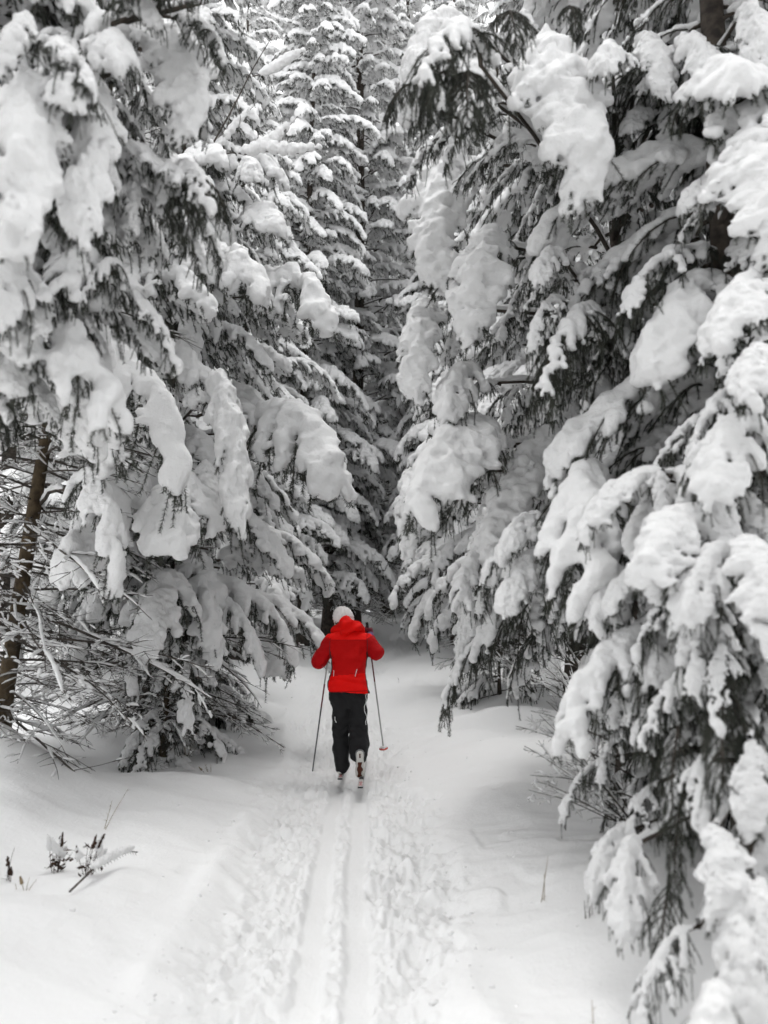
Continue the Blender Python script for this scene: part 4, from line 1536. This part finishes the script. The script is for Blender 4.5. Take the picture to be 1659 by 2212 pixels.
# a snow-topped twig lying on the left foreground
a, b = ground_hit(150, 1935), ground_hit(285, 1872)
root = obj('fallen_twig', None)
root.location = a
tag(root, 'thorny fallen twig with a ridge of snow, sticking up beside the dead weeds', 'twig')
q = np.array([[0, 0, .02], *[list((b - a) * t + Vector((0, 0, .05 + .10 * t - .05 * t * t))) for t in (.3, .5, .7, .9)], list((b - a) * 1.0 + Vector((.03, 0, .08)))])
g = Geo()
g.tube(q, np.linspace(.006, .003, 6), 6)
for t in np.linspace(.2, .95, 16):
    c = np.array([np.interp(t * 5, np.arange(6), q[:, k]) for k in range(3)])
    g.tube(np.array([c, c + [.006, -.004, -.012], c + [.012, -.006, -.018]]), np.array([.002, .0015, .0008]), 3)
obj('stem', g.mesh('stem', [M_BARK]), root)
pr_ = []
for t in np.linspace(.25, .85, 9):
    c = np.array([np.interp(t * 5, np.arange(6), q[:, k]) for k in range(3)]) + [0, 0, .016]
    pr_.append(cap(c, c + [.012, 0, .004], .016 + .012 * math.sin(t * 3), .015))
V, Q, _ = sdf_build(pr_, .006, 120, .005, .025, 31)
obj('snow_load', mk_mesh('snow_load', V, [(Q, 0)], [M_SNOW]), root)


# bare shrubs whose twigs reach over the right bank
def shrub(label, x, y, z, fans, kinds='shrub'):
    root = obj('bare_shrub', None)
    root.location = (x, y, gz(x, y) - .02)
    tag(root, label, 'shrub')
    for i, (az, tilt, s, dz) in enumerate(fans):
        place_bough(root, LIB[kinds][i % len(LIB[kinds])], Vector((0, 0, dz)), R(az), R(tilt), s, .3 * (i % 3 - 1))
    return root


shrub('bare twiggy shrub leaning left over the bank under the big right spruce', 1.50, 4.9, 0, [(178, -2, .62, .10), (165, 14, .75, .10), (195, 8, .65, .08), (150, 24, .8, .12), (205, 26, .7, .1), (172, 34, .8, .15), (188, -10, .6, .3), (168, 0, .7, .42), (196, 2, .65, .55)])
shrub('bare forked shrub behind the right bank, beyond the twiggy one', 2.35, 8.9, 0, [(170, 10, .9, .1), (185, 25, 1.0, .1), (150, 30, .9, .1), (200, 5, .9, .2), (175, 45, 1.0, .2), (160, -4, .9, .4), (190, 0, .9, .6)])
shrub('tangled bare shrub in front of the brown trunk right of the trail', 2.2, 11.6, 0, [(170, 5, .9, .1), (190, 20, 1.0, .1), (150, 25, .9, .1), (210, 5, .9, .3), (240, 15, .9, .2), (175, -4, .9, .6)])

# young spruces with boughs down to the snow
spruce('little half buried spruce with a mossy stem at the foot of the bushy spruce', -2.42, 9.0, 1.5, .05, .60, 71, ('frond', 'bare'), z0=.12, dz=.10, per=4, mat=M_TRUNK, smin=.25, low_w=1, name='young_spruce')
spruce('low young spruce with fringed boughs right of the tangle, by the trail edge', -2.55, 11.2, 1.3, .03, .75, 72, ('drape', 'frond'), z0=.12, dz=.12, per=4, smin=.25, low_w=1, name='young_spruce')
spruce('small dark spruce with snowy sprays low on the right behind the skier', 1.75, 12.2, 1.2, .03, .8, 73, ('frond', 'bare'), z0=.10, dz=.11, per=4, smin=.25, low_w=1, name='young_spruce')

# a leafless sapling bending in from the left, cushions of snow on its forks
root = obj('bare_sapling', None)
sb = Vector((-2.55, 9.9, gz(-2.55, 9.9) - .05))
root.location = sb
tag(root, 'leafless sapling reaching up at left, snow cushions lying in its forked twigs', 'tree')
S0 = np.array(sb)


def rel_pts(*pts):
    return [np.array(P(*p)) - S0 for p in pts]


def soft(pts, n=14):
    pts = np.array(pts)
    t = np.linspace(0, len(pts) - 1, n)
    q = np.stack([np.interp(t, np.arange(len(pts)), pts[:, c]) for c in range(3)], 1)
    q[1:-1] = (q[:-2] + 2 * q[1:-1] + q[2:]) / 4
    return q


def twig_part(name, pts, r0, r1, snow=None, n=14):
    q = soft(pts, n)
    g = Geo()
    g.tube(q, np.linspace(r0, r1, n), 6)
    o = obj(name, g.mesh(name, [M_TWIG]), root)
    if snow:
        f0, f1, th_ = snow
        pr_ = []
        for t in np.linspace(f0, f1, 10):
            c = np.array([np.interp(t * (n - 1), np.arange(n), q[:, k]) for k in range(3)])
            w = th_ * (.45 + .55 * math.sin((t - f0) / (f1 - f0) * 3.14))
            pr_.append(cap(c + [0, 0, w * .8], c + [0, .0, w * 1.1], w, w * .95))
        V, Q, _ = sdf_build(pr_, .010, 90, .008, .04, int(th_ * 1e4) + n)
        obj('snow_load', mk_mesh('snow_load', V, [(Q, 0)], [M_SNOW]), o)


twig_part('stem', [np.array([0, 0, 0])] + rel_pts((370, 620, 9.3), (440, 345, 8.80), (500, 240, 8.70), (545, 150, 8.60), (590, 75, 8.60)), .018, .004, None, 22)
twig_part('branch', rel_pts((440, 340, 8.80), (500, 330, 8.70), (560, 325, 8.60), (630, 335, 8.50), (690, 322, 8.50)), .008, .003, (.3, 1, .075))
twig_part('branch', rel_pts((500, 330, 8.70), (545, 335, 8.60), (590, 310, 8.60), (640, 255, 8.60)), .007, .003, (.1, .95, .07))
twig_part('branch', rel_pts((545, 165, 8.65), (590, 155, 8.60), (655, 112, 8.50)), .006, .003, (.2, 1, .06))
twig_part('branch', rel_pts((500, 240, 8.70), (490, 275, 8.60), (470, 300, 8.50)), .005, .002)
twig_part('branch', rel_pts((512, 215, 8.70), (520, 255, 8.60), (512, 290, 8.50)), .005, .002)
twig_part('branch', rel_pts((440, 345, 8.80), (470, 325, 8.70), (520, 260, 8.70), (560, 215, 8.70)), .006, .002, (.2, .8, .05))

# clods of snow thrown up along the churned strip and dropped from the boughs
rng = np.random.default_rng(55)
g = Geo()
import bmesh
_bm = bmesh.new()
bmesh.ops.create_icosphere(_bm, subdivisions=1, radius=1)
IV = np.array([v.co for v in _bm.verts])
IF = np.array([[v.index for v in f.verts] for f in _bm.faces])
_bm.free()
for k in range(900):
    y = 2.4 * math.exp(rng.random() * 1.9)
    sd = rng.choice((-1, 1))
    if rng.random() < .75:
        x = float(trail_x(y)) + sd * abs(rng.normal(.62, .16)) - .05
    else:
        x = float(trail_x(y)) + sd * rng.uniform(.3, 2.4)
    if abs(x - float(trail_x(y))) < .24:
        continue
    r = rng.uniform(.003, .010) * (1 + (rng.random() < .06) * .8)
    Vv = IV * r * rng.uniform(.6, 1.3, (len(IV), 1)) * np.array([1.2, 1, .75])
    g.add(Vv + [x, y, gz(x, y) + r * .05], IF)
o = obj('snow_clods', g.mesh('snow_clods', [M_GROUND]))
tag(o, 'loose crumbs of snow scattered beside the ski tracks', None, None, 'stuff')
